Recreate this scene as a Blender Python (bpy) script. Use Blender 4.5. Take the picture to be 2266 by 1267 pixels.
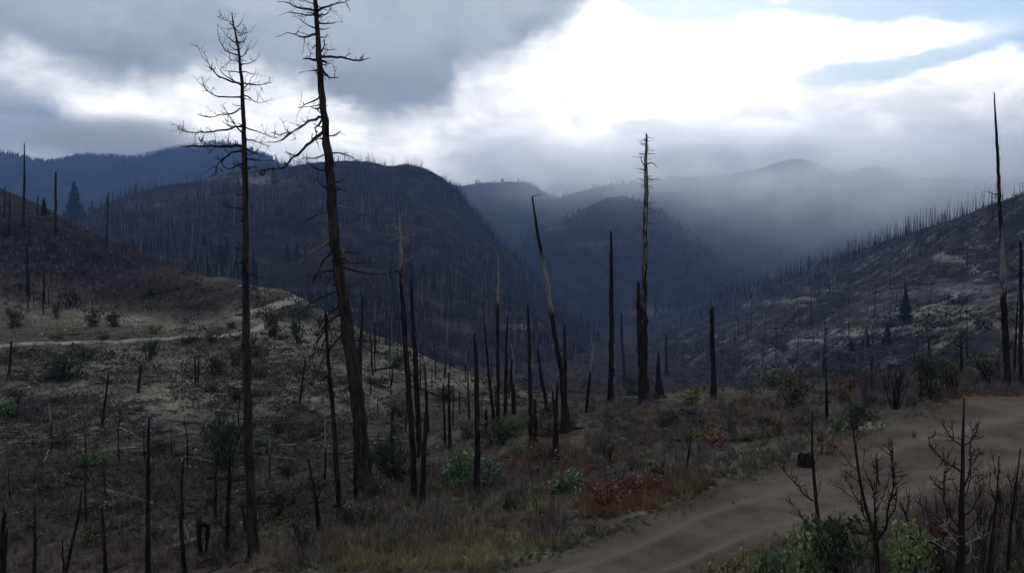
import bpy, math, random
import numpy as np
from mathutils import Vector
from mathutils.bvhtree import BVHTree

# ------------------------------------------------------------------ scene, camera, sky, sun
for o in list(bpy.data.objects):
    bpy.data.objects.remove(o)
S = bpy.context.scene
COL = S.collection
random.seed(7)
RNG = np.random.default_rng(11)

W, H, F = 2266.0, 1267.0, 1650.0       # photograph size and focal length, in its pixels
CAMZ = 8.0
PITCH = math.atan((H / 2 - 560.0) / F)
CP, SP = math.cos(PITCH), math.sin(PITCH)

cam = bpy.data.cameras.new('camera')
cam.sensor_width = 36.0
cam.lens = F / W * 36.0
cam.clip_start, cam.clip_end = 0.1, 20000.0
camo = bpy.data.objects.new('camera', cam)
COL.objects.link(camo)
camo.location = (0, 0, CAMZ)
camo.rotation_euler = (math.pi / 2 - PITCH, 0, 0)
S.camera = camo


def ray(px, py):
    a, b = (px - W / 2) / F, -(py - H / 2) / F
    return np.array([a, CP + b * SP, -SP + b * CP])


def at(px, py, d):
    """world point seen at a pixel of the photograph, d metres ahead of the camera"""
    r = ray(px, py)
    return np.array([0, 0, CAMZ]) + r * (d / r[1])


def azel(px, py):
    r = ray(px, py)
    r = r / np.linalg.norm(r)
    return math.atan2(r[0], r[1]), math.asin(r[2])


SUN_AZ, SUN_EL = azel(1520, 190)[0], math.radians(20)

S.view_settings.view_transform = 'Standard'
S.view_settings.look = 'None'
S.view_settings.exposure = 0.6
S.view_settings.gamma = 1.0
S.view_settings.use_curve_mapping = False
S.cycles.use_denoising = True
S.cycles.max_bounces = 6
S.cycles.diffuse_bounces = 2
S.cycles.volume_bounces = 2
S.cycles.volume_step_rate = 1.0
S.cycles.volume_max_steps = 256


class NT:
    """small helper to write node trees"""
    def __init__(self, tree):
        self.t = tree

    def n(self, kind, **kw):
        x = self.t.nodes.new(kind)
        for k, v in kw.items():
            setattr(x, k, v)
        return x

    def put(self, sock, v):
        if v is None:
            return
        if hasattr(v, 'is_output'):
            self.t.links.new(v, sock)
        elif isinstance(v, (tuple, list)) and len(v) == 3 and sock.type == 'RGBA':
            sock.default_value = (*v, 1)
        else:
            sock.default_value = v

    def m(self, op, a, b=None, c=None, clamp=False):
        x = self.n('ShaderNodeMath', operation=op, use_clamp=clamp)
        for i, v in enumerate((a, b, c)):
            self.put(x.inputs[i], v)
        return x.outputs[0]

    def ss(self, v, lo, hi, a=0.0, b=1.0):
        x = self.n('ShaderNodeMapRange', interpolation_type='SMOOTHSTEP')
        for i, q in enumerate((v, lo, hi, a, b)):
            self.put(x.inputs[i], q)
        return x.outputs[0]

    def mix(self, f, a, b, blend='MIX'):
        x = self.n('ShaderNodeMix', data_type='RGBA', blend_type=blend)
        self.put(x.inputs[0], f)
        self.put(x.inputs[6], a)
        self.put(x.inputs[7], b)
        return x.outputs[2]

    def noise(self, vec, scale, detail=4.0, rough=0.55, dist=0.0):
        x = self.n('ShaderNodeTexNoise')
        self.put(x.inputs['Vector'], vec)
        x.inputs['Scale'].default_value = scale
        x.inputs['Detail'].default_value = detail
        x.inputs['Roughness'].default_value = rough
        x.inputs['Distortion'].default_value = dist
        return x.outputs['Fac']

    def mapping(self, vec, scale=(1, 1, 1), loc=(0, 0, 0)):
        x = self.n('ShaderNodeMapping')
        self.put(x.inputs['Vector'], vec)
        x.inputs['Scale'].default_value = scale
        x.inputs['Location'].default_value = loc
        return x.outputs[0]


def build_world():
    w = bpy.data.worlds.new('World')
    S.world = w
    w.use_nodes = True
    w.node_tree.nodes.clear()
    N = NT(w.node_tree)
    STR = 0.10
    tc = N.n('ShaderNodeTexCoord').outputs['Generated']
    sep = N.n('ShaderNodeSeparateXYZ')
    N.put(sep.inputs[0], tc)
    az = N.m('ARCTAN2', sep.outputs[0], sep.outputs[1])
    el = N.m('ARCSINE', sep.outputs[2])
    # wispy edges: the directions are nudged by two scales of noise
    n1 = N.n('ShaderNodeTexNoise'); N.put(n1.inputs['Vector'], tc)
    n1.inputs['Scale'].default_value = 7.0; n1.inputs['Detail'].default_value = 5.0; n1.inputs['Roughness'].default_value = 0.55
    sc = N.n('ShaderNodeSeparateColor'); N.put(sc.inputs[0], n1.outputs['Color'])
    az2 = N.m('ADD', az, N.m('MULTIPLY', N.m('SUBTRACT', sc.outputs[0], 0.5), 0.09))
    el2 = N.m('ADD', el, N.m('MULTIPLY', N.m('SUBTRACT', sc.outputs[1], 0.5), 0.055))

    def edge(pts, a):
        """elevation of a cloud edge at azimuth a, from a list of pixels along it"""
        A0, A1, E0, E1 = -1.0, 1.0, -0.4, 0.8
        fc = N.n('ShaderNodeFloatCurve')
        c = fc.mapping.curves[0]
        xy = []
        for px, py in pts:
            q = azel(px, py)
            xy.append(((q[0] - A0) / (A1 - A0), (q[1] - E0) / (E1 - E0)))
        while len(c.points) < len(xy):
            c.points.new(0.5, 0.5)
        for p, q in zip(c.points, xy):
            p.location = q
            p.handle_type = 'AUTO_CLAMPED'
        fc.mapping.update()
        N.put(fc.inputs['Value'], N.m('DIVIDE', N.m('SUBTRACT', a, A0), A1 - A0, clamp=True))
        return N.m('ADD', N.m('MULTIPLY', fc.outputs[0], E1 - E0), E0)

    def blob(px, py, sx, sy, a=az2, e=el2):
        q = azel(px, py)
        u = N.m('DIVIDE', N.m('SUBTRACT', a, q[0]), sx / F)
        v = N.m('DIVIDE', N.m('SUBTRACT', e, q[1]), sy / F)
        r2 = N.m('ADD', N.m('MULTIPLY', u, u), N.m('MULTIPLY', v, v))
        return N.m('EXPONENT', N.m('MULTIPLY', r2, -1.0))

    def col(r, g, b):
        return (r / STR, g / STR, b / STR)

    nb = N.noise(tc, 4.0, 5, 0.5)
    nf = N.noise(N.mapping(tc, (1, 1, 2.2)), 9.0, 5, 0.55)
    # clear sky, from the sky texture, brightened by thin high cloud
    sky = N.n('ShaderNodeTexSky', sky_type='NISHITA', sun_disc=False)
    sky.sun_elevation = SUN_EL
    sky.sun_rotation = SUN_AZ
    sky.air_density, sky.dust_density, sky.ozone_density = 1.0, 1.5, 1.0
    blue = N.mix(0.88, sky.outputs[0], col(0.47, 0.70, 0.92))
    # bright thin cloud
    glow = N.m('MAXIMUM', blob(1520, 205, 780, 190), N.m('MULTIPLY', blob(620, 268, 640, 105), 1.0))
    wv = N.ss(N.noise(N.mapping(tc, (1, 1, 2.4), (1.3, .2, .5)), 8.0, 6, 0.6, 0.4), 0.34, 0.66)
    white = N.mix(glow, N.mix(wv, col(0.78, 0.81, 0.84), col(1.15, 1.16, 1.17)), N.mix(wv, col(1.35, 1.36, 1.37), col(2.3, 2.25, 2.2)))
    streak = N.noise(N.mapping(tc, (1.0, 1.0, 4.5), (0.3, 0.1, 0.0)), 7.0, 6, 0.6, 0.4)
    el3 = N.m('ADD', el, N.m('ADD', N.m('MULTIPLY', N.m('SUBTRACT', streak, 0.5), 0.035), N.m('MULTIPLY', N.m('SUBTRACT', N.noise(N.mapping(tc, (1, 1, 2.0)), 26.0, 5, 0.6), 0.5), 0.016)))
    T_ = edge([(600, -300), (1250, -80), (1390, 22), (1440, 44), (1530, 54), (1620, 42), (1700, 28), (1780, 36), (1840, 50), (1880, 60), (1960, 62), (2000, 54), (2050, 44), (2100, 60), (2200, 92), (2266, 112), (2600, 112)], az)
    U_ = edge([(1200, 215), (1640, 202), (1720, 182), (1800, 155), (1870, 138), (1950, 128), (2020, 118), (2080, 90), (2150, 75), (2266, 40), (2600, 0)], az)
    L_ = edge([(1200, 200), (1640, 202), (1740, 202), (1830, 192), (1930, 184), (2020, 167), (2120, 137), (2200, 112), (2266, 94), (2600, 60)], az)
    top = N.ss(N.m('SUBTRACT', el3, T_), -0.007, 0.010)
    mid = N.m('MULTIPLY', N.ss(N.m('SUBTRACT', U_, el3), -0.008, 0.008), N.ss(N.m('SUBTRACT', el3, L_), -0.007, 0.007))
    mid = N.m('MULTIPLY', mid, N.ss(az, azel(1640, 200)[0], azel(1900, 200)[0], 0.25, 0.9))
    wisp = N.m('MULTIPLY', N.ss(streak, 0.58, 0.72), 0.8)
    wisp = N.m('MAXIMUM', wisp, N.m('MULTIPLY', N.ss(streak, 0.36, 0.50), blob(2075, 76, 95, 15, az, el3)))
    bm = N.m('MAXIMUM', top, mid)
    bm = N.m('MAXIMUM', bm, N.m('MULTIPLY', blob(1905, 97, 60, 9, az, el3), 0.8))
    bm = N.m('MAXIMUM', bm, N.m('MULTIPLY', blob(1745, 75, 60, 14, az, el3), 0.45))
    bm = N.m('MULTIPLY', bm, N.m('SUBTRACT', 1.0, wisp))
    c = N.mix(bm, white, blue)
    # grey lumps low in the bright part
    low = N.m('MAXIMUM', N.m('MULTIPLY', blob(1190, 330, 110, 42), 0.4), N.m('MULTIPLY', blob(2230, 290, 170, 70), 0.35))
    low = N.m('MAXIMUM', low, N.m('MULTIPLY', blob(1480, 352, 240, 30), 0.4))
    low = N.m('MAXIMUM', low, N.m('MULTIPLY', blob(2180, 420, 300, 40), 0.3))
    c = N.mix(low, c, col(0.62, 0.66, 0.72))
    # lower left bank of grey cloud
    E2 = edge([(-900, 120), (-100, 150), (60, 165), (130, 215), (200, 238), (300, 243), (365, 268), (425, 312), (490, 345), (620, 420), (800, 520), (1500, 700)], az2)
    g2 = N.ss(N.m('ADD', N.m('SUBTRACT', E2, el2), N.m('MULTIPLY', N.m('SUBTRACT', nf, 0.5), 0.04)), -0.018, 0.036)
    c2 = N.mix(N.ss(nf, 0.3, 0.7), col(0.34, 0.40, 0.48), col(0.52, 0.59, 0.66))
    c2 = N.mix(N.m('MULTIPLY', blob(60, 345, 150, 26), 0.8), c2, col(0.85, 0.88, 0.92))
    c = N.mix(g2, c, c2)
    # big dark deck, upper left, going on overhead and behind
    E1 = edge([(-900, 120), (-100, 145), (50, 160), (130, 185), (300, 196), (380, 190), (470, 176), (560, 190), (650, 218), (720, 248),
               (800, 272), (870, 285), (940, 280), (990, 250), (1020, 200), (1110, 172), (1160, 120), (1240, 85), (1300, 25), (1340, -40), (1480, -300)], az2)
    nr = N.noise(N.mapping(tc, (1, 1, 1.5), (4.0, 1.0, 0.0)), 12.0, 7, 0.6, 0.5)
    g1 = N.ss(N.m('ADD', N.m('SUBTRACT', el2, E1), N.m('ADD', N.m('MULTIPLY', N.m('SUBTRACT', nf, 0.5), 0.06), N.m('MULTIPLY', N.m('SUBTRACT', nr, 0.5), 0.07))), -0.028, 0.044)
    under = N.ss(N.m('SUBTRACT', el2, E1), 0.0, 0.14)
    dk = N.mix(under, col(0.282, 0.330, 0.387), col(0.370, 0.431, 0.475))
    dk = N.mix(N.ss(nb, 0.38, 0.68, 0, 0.75), dk, col(0.440, 0.502, 0.546))
    nw = N.noise(N.mapping(tc, (1, 1, 2.6), (2.0, 0.7, 0.0)), 5.5, 7, 0.62, 0.6)
    dk = N.mix(N.ss(nw, 0.40, 0.66, 0.0, 0.55), dk, col(0.493, 0.554, 0.607))
    dk = N.mix(N.ss(nw, 0.50, 0.30, 0.0, 0.35), dk, col(0.273, 0.334, 0.405))
    dk = N.mix(N.ss(nr, 0.48, 0.70, 0.0, 0.35), dk, col(0.56, 0.62, 0.68))
    dk = N.mix(N.m('MULTIPLY', blob(800, 190, 260, 55), 0.55), dk, col(0.282, 0.321, 0.387))
    c = N.mix(g1, c, dk)
    # the deck closes overhead and behind
    rest = N.m('MAXIMUM', N.ss(el, 0.50, 0.80), N.ss(N.m('ABSOLUTE', az), 0.85, 1.15))
    c = N.mix(rest, c, N.mix(N.ss(nb, 0.35, 0.7), col(0.46, 0.485, 0.52), col(0.64, 0.665, 0.70)))
    bg = N.n('ShaderNodeBackground')
    N.put(bg.inputs[0], c)
    bg.inputs[1].default_value = STR
    out = N.n('ShaderNodeOutputWorld')
    N.t.links.new(bg.outputs[0], out.inputs[0])


build_world()

sun = bpy.data.lights.new('sun', 'SUN')
sun.energy = 0.6
sun.angle = math.radians(14)
sun.color = (1.0, 0.96, 0.9)
suno = bpy.data.objects.new('sun', sun)
COL.objects.link(suno)
sdir = Vector((math.sin(SUN_AZ) * math.cos(SUN_EL), math.cos(SUN_AZ) * math.cos(SUN_EL), math.sin(SUN_EL)))
suno.rotation_euler = sdir.to_track_quat('Z', 'Y').to_euler()
suno.location = (0, 0, 60)


# ------------------------------------------------------------------ helpers
def tag(o, label=None, cat=None, group=None, kind=None):
    if label: o['label'] = label
    if cat: o['category'] = cat
    if group: o['group'] = group
    if kind: o['kind'] = kind
    return o


def _hash(ix, iy, iz, seed):
    h = (ix * 374761393 + iy * 668265263 + iz * 2147483647 + seed * 974711) & 0xffffffff
    h = ((h ^ (h >> 13)) * 1274126177) & 0xffffffff
    return ((h ^ (h >> 16)) & 0xffff) / 65535.0


def vnoise(x, y, seed=0):
    x = np.asarray(x, float); y = np.asarray(y, float)
    ix, iy = np.floor(x).astype(np.int64), np.floor(y).astype(np.int64)
    fx, fy = x - ix, y - iy
    fx, fy = fx * fx * (3 - 2 * fx), fy * fy * (3 - 2 * fy)
    z = np.zeros_like(ix)
    a, b = _hash(ix, iy, z, seed), _hash(ix + 1, iy, z, seed)
    c, d = _hash(ix, iy + 1, z, seed), _hash(ix + 1, iy + 1, z, seed)
    return (a + (b - a) * fx) * (1 - fy) + (c + (d - c) * fx) * fy


def fbm(x, y, seed=0, oct=4, gain=0.5):
    s, a, t = 0.0, 1.0, 0.0
    for k in range(oct):
        s = s + a * (vnoise(x, y, seed + k * 17) - 0.5)
        t += a
        x, y, a = np.asarray(x) * 2.03 + 11.3, np.asarray(y) * 2.03 - 5.7, a * gain
    return s / t * 2.0            # about -1..1


def sstep(x, a, b):
    t = np.clip((x - a) / (b - a), 0, 1)
    return t * t * (3 - 2 * t)


def mesh_from(name, V, Fq, mat=None, smooth=True, attrs=None):
    me = bpy.data.meshes.new(name)
    V = np.asarray(V, np.float32)
    Fq = np.asarray(Fq, np.int32)
    me.vertices.add(len(V)); me.vertices.foreach_set('co', V.ravel())
    k = Fq.shape[1]
    me.loops.add(Fq.size); me.loops.foreach_set('vertex_index', Fq.ravel())
    me.polygons.add(len(Fq))
    me.polygons.foreach_set('loop_start', np.arange(0, Fq.size, k, dtype=np.int32))
    me.polygons.foreach_set('use_smooth', np.full(len(Fq), smooth))
    for an, av in (attrs or {}).items():
        at_ = me.attributes.new(an, 'FLOAT', 'POINT')
        at_.data.foreach_set('value', np.asarray(av, np.float32))
    me.update(calc_edges=True)
    if mat: me.materials.append(mat)
    return me


def link(name, me, parent=None, loc=None):
    o = bpy.data.objects.new(name, me)
    COL.objects.link(o)
    if parent is not None: o.parent = parent
    if loc is not None: o.location = loc
    return o


def empty(name, loc, rz=0.0):
    o = bpy.data.objects.new(name, None)
    o.empty_display_size = 0.2
    o.location = loc
    o.rotation_euler = (0, 0, rz)
    COL.objects.link(o)
    return o


def grid_faces(nu, nv):
    i = np.arange((nu - 1) * (nv - 1))
    a = (i // (nv - 1)) * nv + i % (nv - 1)
    return np.stack([a, a + nv, a + nv + 1, a + 1], 1)


class Geo:
    """collects triangles for one mesh"""
    def __init__(self):
        self.V, self.T, self.A, self.n = [], [], [], 0

    def add(self, V, T, a=0.0):
        V = np.asarray(V, float).reshape(-1, 3); T = np.asarray(T, int).reshape(-1, 3)
        self.V.append(V); self.T.append(T + self.n)
        self.A.append(np.broadcast_to(np.asarray(a, float), (len(V),)))
        self.n += len(V)

    def tube(self, P, R, sides=6, jit=0.0, a=0.0, cap=True, rng=RNG):
        P = np.asarray(P, float); R = np.asarray(R, float); n = len(P)
        T = np.gradient(P, axis=0)
        T /= np.linalg.norm(T, axis=1)[:, None] + 1e-9
        ref = np.array([0.31, 0.95, 0.05]) if abs(T[n // 2][1]) < 0.8 else np.array([0.9, 0.1, 0.4])
        U = np.cross(T, ref); U /= np.linalg.norm(U, axis=1)[:, None] + 1e-9
        Vv = np.cross(T, U)
        ang = np.linspace(0, 2 * math.pi, sides, endpoint=False) + rng.uniform(0, 6)
        rr = R[:, None] * (1 + jit * rng.standard_normal((n, sides)))
        V = P[:, None] + rr[..., None] * (np.cos(ang)[None, :, None] * U[:, None] + np.sin(ang)[None, :, None] * Vv[:, None])
        i, j = np.meshgrid(np.arange(n - 1), np.arange(sides), indexing='ij')
        a0 = i * sides + j; a1 = i * sides + (j + 1) % sides; b0 = a0 + sides; b1 = a1 + sides
        Tq = np.concatenate([np.stack([a0, a1, b1], -1).reshape(-1, 3), np.stack([a0, b1, b0], -1).reshape(-1, 3)])
        V = V.reshape(-1, 3)
        av = np.repeat(np.broadcast_to(np.asarray(a, float), (n,)), sides)
        if cap:
            tip = len(V)
            off = rng.uniform(-0.5, 0.5, 3) * R[-1]
            V = np.vstack([V, P[-1] + T[-1] * R[-1] * 1.2 + off])
            k = (n - 1) * sides
            Tq = np.vstack([Tq, [[k + s, k + (s + 1) % sides, tip] for s in range(sides)]])
            av = np.append(av, av[-1])
        self.add(V, Tq, av)

    def mesh(self, name, mat, smooth=True, attr='bare'):
        V = np.vstack(self.V); T = np.vstack(self.T)
        return mesh_from(name, V, T, mat, smooth, {attr: np.concatenate(self.A)})


# ------------------------------------------------------------------ materials
def new_mat(name):
    m = bpy.data.materials.new(name)
    m.use_nodes = True
    m.node_tree.nodes.clear()
    N = NT(m.node_tree)
    out = N.n('ShaderNodeOutputMaterial')
    b = N.n('ShaderNodeBsdfPrincipled')
    b.inputs['Specular IOR Level'].default_value = 0.0
    b.inputs['Roughness'].default_value = 0.85
    N.t.links.new(b.outputs[0], out.inputs[0])
    return m, N, b, out


def bump(N, b, h, strength, dist):
    x = N.n('ShaderNodeBump')
    x.inputs['Strength'].default_value = strength
    x.inputs['Distance'].default_value = dist
    N.put(x.inputs['Height'], h)
    N.put(b.inputs['Normal'], x.outputs[0])


def attr(N, name):
    return N.n('ShaderNodeAttribute', attribute_name=name).outputs['Fac']


def mat_ground():
    m, N, b, _ = new_mat('burnt ground')
    p = N.n('ShaderNodeNewGeometry').outputs['Position']
    n_big, n_mid, n_fine = N.noise(p, 0.06, 5), N.noise(p, 0.55, 5, 0.6), N.noise(p, 4.0, 5, 0.65)
    soil = N.mix(N.ss(n_mid, 0.3, 0.7), (0.046, 0.036, 0.032), (0.104, 0.082, 0.068))
    ash = N.mix(N.ss(n_fine, 0.35, 0.7), (0.030, 0.025, 0.026), (0.075, 0.064, 0.061))
    c = N.mix(N.ss(n_big, 0.42, 0.6), soil, ash)
    straw = N.mix(N.ss(n_fine, 0.3, 0.7), (0.132, 0.120, 0.095), (0.28, 0.26, 0.21))
    straw = N.mix(N.ss(N.noise(p, 0.9, 4), 0.5, 0.72), straw, (0.10, 0.12, 0.075))
    c = N.mix(N.m('MULTIPLY', attr(N, 'grass'), N.ss(N.m('ADD', n_mid, N.m('MULTIPLY', n_fine, 0.5)), 0.50, 0.78, 0.5, 1.0)), c, straw)
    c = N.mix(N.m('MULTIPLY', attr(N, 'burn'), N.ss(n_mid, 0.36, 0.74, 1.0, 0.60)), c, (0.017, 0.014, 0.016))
    red = N.mix(n_fine, (0.12, 0.055, 0.03), (0.20, 0.105, 0.062))
    c = N.mix(N.m('MULTIPLY', attr(N, 'red'), N.ss(n_mid, 0.3, 0.6, 0.4, 0.95)), c, red)
    clump = N.n('ShaderNodeTexVoronoi'); N.put(clump.inputs['Vector'], N.mix(0.25, p, N.n('ShaderNodeTexNoise').outputs['Color'])); clump.inputs['Scale'].default_value = 0.9
    cl = N.m('MULTIPLY', N.ss(clump.outputs['Distance'], 0.42, 0.18), N.ss(n_mid, 0.42, 0.56))
    c = N.mix(N.m('MULTIPLY', cl, 0.7), c, (0.022, 0.021, 0.017))
    # pale stones and woody scraps
    vo = N.n('ShaderNodeTexVoronoi'); N.put(vo.inputs['Vector'], p); vo.inputs['Scale'].default_value = 1.7
    sp = N.m('MULTIPLY', N.ss(vo.outputs['Distance'], 0.16, 0.08), N.ss(n_mid, 0.5, 0.6))
    c = N.mix(N.m('MULTIPLY', sp, 0.7), c, (0.26, 0.25, 0.24))
    N.put(b.inputs['Base Color'], c)
    bump(N, b, N.m('ADD', n_fine, N.m('MULTIPLY', n_mid, 2.0)), 0.9, 0.22)
    return m


def mat_road(name, c1, c2, c3):
    m, N, b, _ = new_mat(name)
    p = N.n('ShaderNodeNewGeometry').outputs['Position']
    n1, n2 = N.noise(p, 0.35, 5, 0.6), N.noise(p, 6.0, 5, 0.7)
    c = N.mix(N.ss(n1, 0.35, 0.65), c1, c2)
    c = N.mix(N.ss(n2, 0.5, 0.75, 0, 0.6), c, c3)
    n3 = N.noise(p, 1.3, 5, 0.65, 0.4)
    c = N.mix(N.ss(n3, 0.46, 0.68, 0, 0.5), c, N.mix(n2, (c1[0] * .62, c1[1] * .58, c1[2] * .58), (c1[0] * 1.05, c1[1] * .82, c1[2] * .72)))
    # worn wheel lines: slightly paler, packed dirt along the road
    tr = attr(N, 'track')
    c = N.mix(N.m('MULTIPLY', tr, 0.8), c, (0.15, 0.128, 0.107))
    c = N.mix(N.m('MULTIPLY', attr(N, 'edge'), N.ss(n1, 0.62, 0.4, 0.2, 0.9)), c, (0.055, 0.050, 0.032))
    vo = N.n('ShaderNodeTexVoronoi'); N.put(vo.inputs['Vector'], p); vo.inputs['Scale'].default_value = 3.6
    st = N.m('MULTIPLY', N.ss(vo.outputs['Distance'], 0.22, 0.12), N.ss(n2, 0.42, 0.55))
    c = N.mix(N.m('MULTIPLY', st, 0.6), c, (0.22, 0.20, 0.185))
    v2 = N.n('ShaderNodeTexVoronoi'); N.put(v2.inputs['Vector'], p); v2.inputs['Scale'].default_value = 11.0
    c = N.mix(N.m('MULTIPLY', N.ss(v2.outputs['Distance'], 0.30, 0.12), N.ss(n2, .45, .6, 0, .65)), c, N.mix(v2.outputs['Color'], (0.05, 0.044, 0.04), (0.24, 0.215, 0.19)))
    N.put(b.inputs['Base Color'], c)
    bump(N, b, N.m('ADD', N.m('ADD', n2, N.m('MULTIPLY', n3, .4)), N.m('MULTIPLY', st, 0.8)), 0.8, 0.07)
    return m


def mat_hill(name, dark, light, pale, pale_amt=0.0, green=(0.026, 0.036, 0.022), green_amt=0.3, sc=1.0):
    m, N, b, _ = new_mat(name)
    p = N.n('ShaderNodeNewGeometry').outputs['Position']
    n1, n2, n3 = N.noise(p, 0.008 * sc, 6, 0.6), N.noise(p, 0.05 * sc, 5, 0.65), N.noise(p, 0.25 * sc, 4, 0.7)
    c = N.mix(N.ss(n2, 0.35, 0.7), dark, light)
    c = N.mix(N.m('MULTIPLY', N.ss(n1, 0.45, 0.62), green_amt), c, green)
    pf = N.m('MULTIPLY', N.ss(N.m('ADD', N.m('MULTIPLY', n2, 0.6), N.m('MULTIPLY', n3, 0.55)), 0.62, 0.70), pale_amt)
    pf = N.m('MAXIMUM', pf, N.m('MULTIPLY', attr(N, 'pale'), N.ss(n3, 0.38, 0.62)))
    c = N.mix(pf, c, pale)
    N.put(b.inputs['Base Color'], c)
    bump(N, b, N.m('ADD', n2, N.m('MULTIPLY', n3, 0.5)), 0.8, 4.0 / sc)
    return m


def mat_wood(name, char, char2, bare1, bare2):
    """charred bark over weathered wood; 'bare' says where the bark has gone"""
    m, N, b, _ = new_mat(name)
    tc = N.n('ShaderNodeTexCoord').outputs['Object']
    v = N.mapping(tc, (9, 9, 1.3))
    n1, n2 = N.noise(v, 1.0, 5, 0.65), N.noise(N.mapping(tc, (22, 22, 3.0)), 1.0, 4, 0.6)
    c = N.mix(N.ss(n1, 0.35, 0.7), char, char2)
    w = N.mix(N.ss(n2, 0.3, 0.7), bare1, bare2)
    f = N.ss(N.m('ADD', attr(N, 'bare'), N.m('MULTIPLY', N.m('SUBTRACT', n1, 0.5), 1.1)), 0.42, 0.62)
    N.put(b.inputs['Base Color'], N.mix(f, c, w))
    N.put(b.inputs['Roughness'], 0.8)
    bump(N, b, N.m('ADD', n1, n2), 0.7, 0.03)
    return m


def mat_leaf(name, c1, c2, c3=None, trans=0.25):
    m, N, b, out = new_mat(name)
    oi = N.n('ShaderNodeObjectInfo')
    g = attr(N, 'tint')
    c = N.mix(g, c1, c2)
    if c3: c = N.mix(N.ss(g, 0.82, 0.9), c, c3)
    c = N.mix(0.5, c, N.mix(oi.outputs['Random'], (0.6, 0.6, 0.6), (1.35, 1.3, 1.2)), 'MULTIPLY')
    hs = N.n('ShaderNodeHueSaturation'); hs.inputs['Saturation'].default_value = 0.78; N.put(hs.inputs['Color'], c); c = hs.outputs[0]
    N.put(b.inputs['Base Color'], c)
    b.inputs['Roughness'].default_value = 0.6
    if trans:
        t = N.n('ShaderNodeBsdfTranslucent'); N.put(t.inputs[0], c)
        mx = N.n('ShaderNodeMixShader'); mx.inputs[0].default_value = trans
        N.t.links.new(b.outputs[0], mx.inputs[1]); N.t.links.new(t.outputs[0], mx.inputs[2])
        N.t.links.new(mx.outputs[0], out.inputs[0])
    return m


M = {}
M['ground'] = mat_ground()
M['road'] = mat_road('packed dirt', (0.074, 0.060, 0.050), (0.118, 0.098, 0.082), (0.060, 0.050, 0.043))
M['track'] = mat_road('pale track', (0.24, 0.22, 0.195), (0.32, 0.30, 0.27), (0.2, 0.18, 0.16))
M['far_track'] = mat_road('far track', (0.160, 0.144, 0.128), (0.240, 0.216, 0.192), (0.128, 0.112, 0.104))
M['hill_mid'] = mat_hill('burnt hill', (0.015, 0.012, 0.014), (0.036, 0.028, 0.031), (0.27, 0.245, 0.205), 0.10, green_amt=0.35)
M['hill_right'] = mat_hill('burnt slope', (0.027, 0.023, 0.025), (0.066, 0.057, 0.056), (0.24, 0.22, 0.195), 0.65, green_amt=0.3, sc=1.5)
M['hill_far'] = mat_hill('forested mountain', (0.020, 0.020, 0.022), (0.040, 0.037, 0.036), (0.12, 0.11, 0.10), 0.15, green_amt=0.5, sc=0.5)
M['char'] = mat_wood('charred wood', (0.009, 0.008, 0.009), (0.032, 0.026, 0.025), (0.12, 0.107, 0.10), (0.23, 0.215, 0.205))
M['bark'] = mat_wood('scorched bark', (0.014, 0.012, 0.012), (0.052, 0.042, 0.040), (0.10, 0.082, 0.072), (0.19, 0.165, 0.15))
M['twig'] = mat_wood('dead twigs', (0.014, 0.011, 0.011), (0.035, 0.027, 0.025), (0.17, 0.15, 0.13), (0.34, 0.31, 0.28))

# ------------------------------------------------------------------ terrain
def to_pix(P):
    P = np.asarray(P, float)
    q = P - np.array([0, 0, CAMZ])
    fwd = q[..., 1] * CP - q[..., 2] * SP
    up = q[..., 1] * SP + q[..., 2] * CP
    return W / 2 + F * q[..., 0] / fwd, H / 2 - F * up / fwd


CTRL = [
    # near spur with the road
    (1000, 1267, 16.3), (1300, 1267, 16.3), (1600, 1267, 16.3), (1250, 1170, 19), (1500, 1100, 21.3), (1750, 1180, 18.8),
    (1900, 960, 29), (2000, 1100, 21.4), (2266, 1010, 25.7), (2266, 880, 36), (1700, 1040, 24.2),
    (1650, 1330, 12.3), (1950, 1290, 11.2), (2250, 1290, 11.5), (2200, 1190, 15), (2000, 1210, 14), (2500, 1267, 12), (2700, 1000, 30),
    (1200, 1080, 24), (1400, 1010, 29), (1600, 960, 33), (1800, 900, 40), (2000, 862, 46), (2266, 838, 48),
    (1350, 890, 45), (1500, 866, 50), (1650, 866, 52), (1800, 848, 55), (2000, 828, 58), (2266, 815, 60), (2650, 800, 60),
    (1225, 1030, 30), (1250, 950, 38), (1100, 945, 42), (1055, 1090, 26), (930, 1112, 24.5), (808, 1092, 25), (560, 1235, 24),
    (800, 1267, 19), (680, 1190, 22), (300, 1267, 25), (0, 1267, 26), (-400, 1267, 28), (867, 1048, 30), (996, 996, 36),
    (700, 1150, 26), (450, 1215, 26),
    # across the gully
    (0, 1150, 34), (0, 1050, 42), (0, 900, 60), (0, 800, 76), (0, 766, 82), (0, 735, 88), (0, 650, 110), (100, 640, 116),
    (300, 1150, 34), (300, 1050, 42), (300, 900, 60), (300, 800, 77), (330, 755, 88), (330, 712, 102), (350, 692, 125),
    (550, 1050, 43), (550, 900, 62), (550, 800, 80), (520, 742, 92), (590, 717, 100), (655, 662, 116), (600, 640, 124), (500, 640, 122),
    (450, 608, 142), (700, 1000, 50), (750, 900, 65), (750, 800, 82), (700, 715, 108),
    (720, 690, 118), (850, 742, 112), (980, 812, 102), (1100, 852, 94), (1200, 874, 88),
    (900, 860, 80), (900, 930, 63), (1000, 905, 74), (1150, 905, 72), (1000, 965, 50), (1100, 922, 60),
    # dark knoll at the left
    (0, 452, 260), (100, 472, 250), (170, 502, 240), (230, 530, 225), (300, 558, 205), (400, 594, 182), (0, 580, 170), (150, 620, 148),
    (250, 652, 136), (350, 662, 140), (400, 640, 150), (-500, 430, 260), (-500, 650, 120), (-500, 900, 60), (-500, 1100, 36),
]
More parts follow.
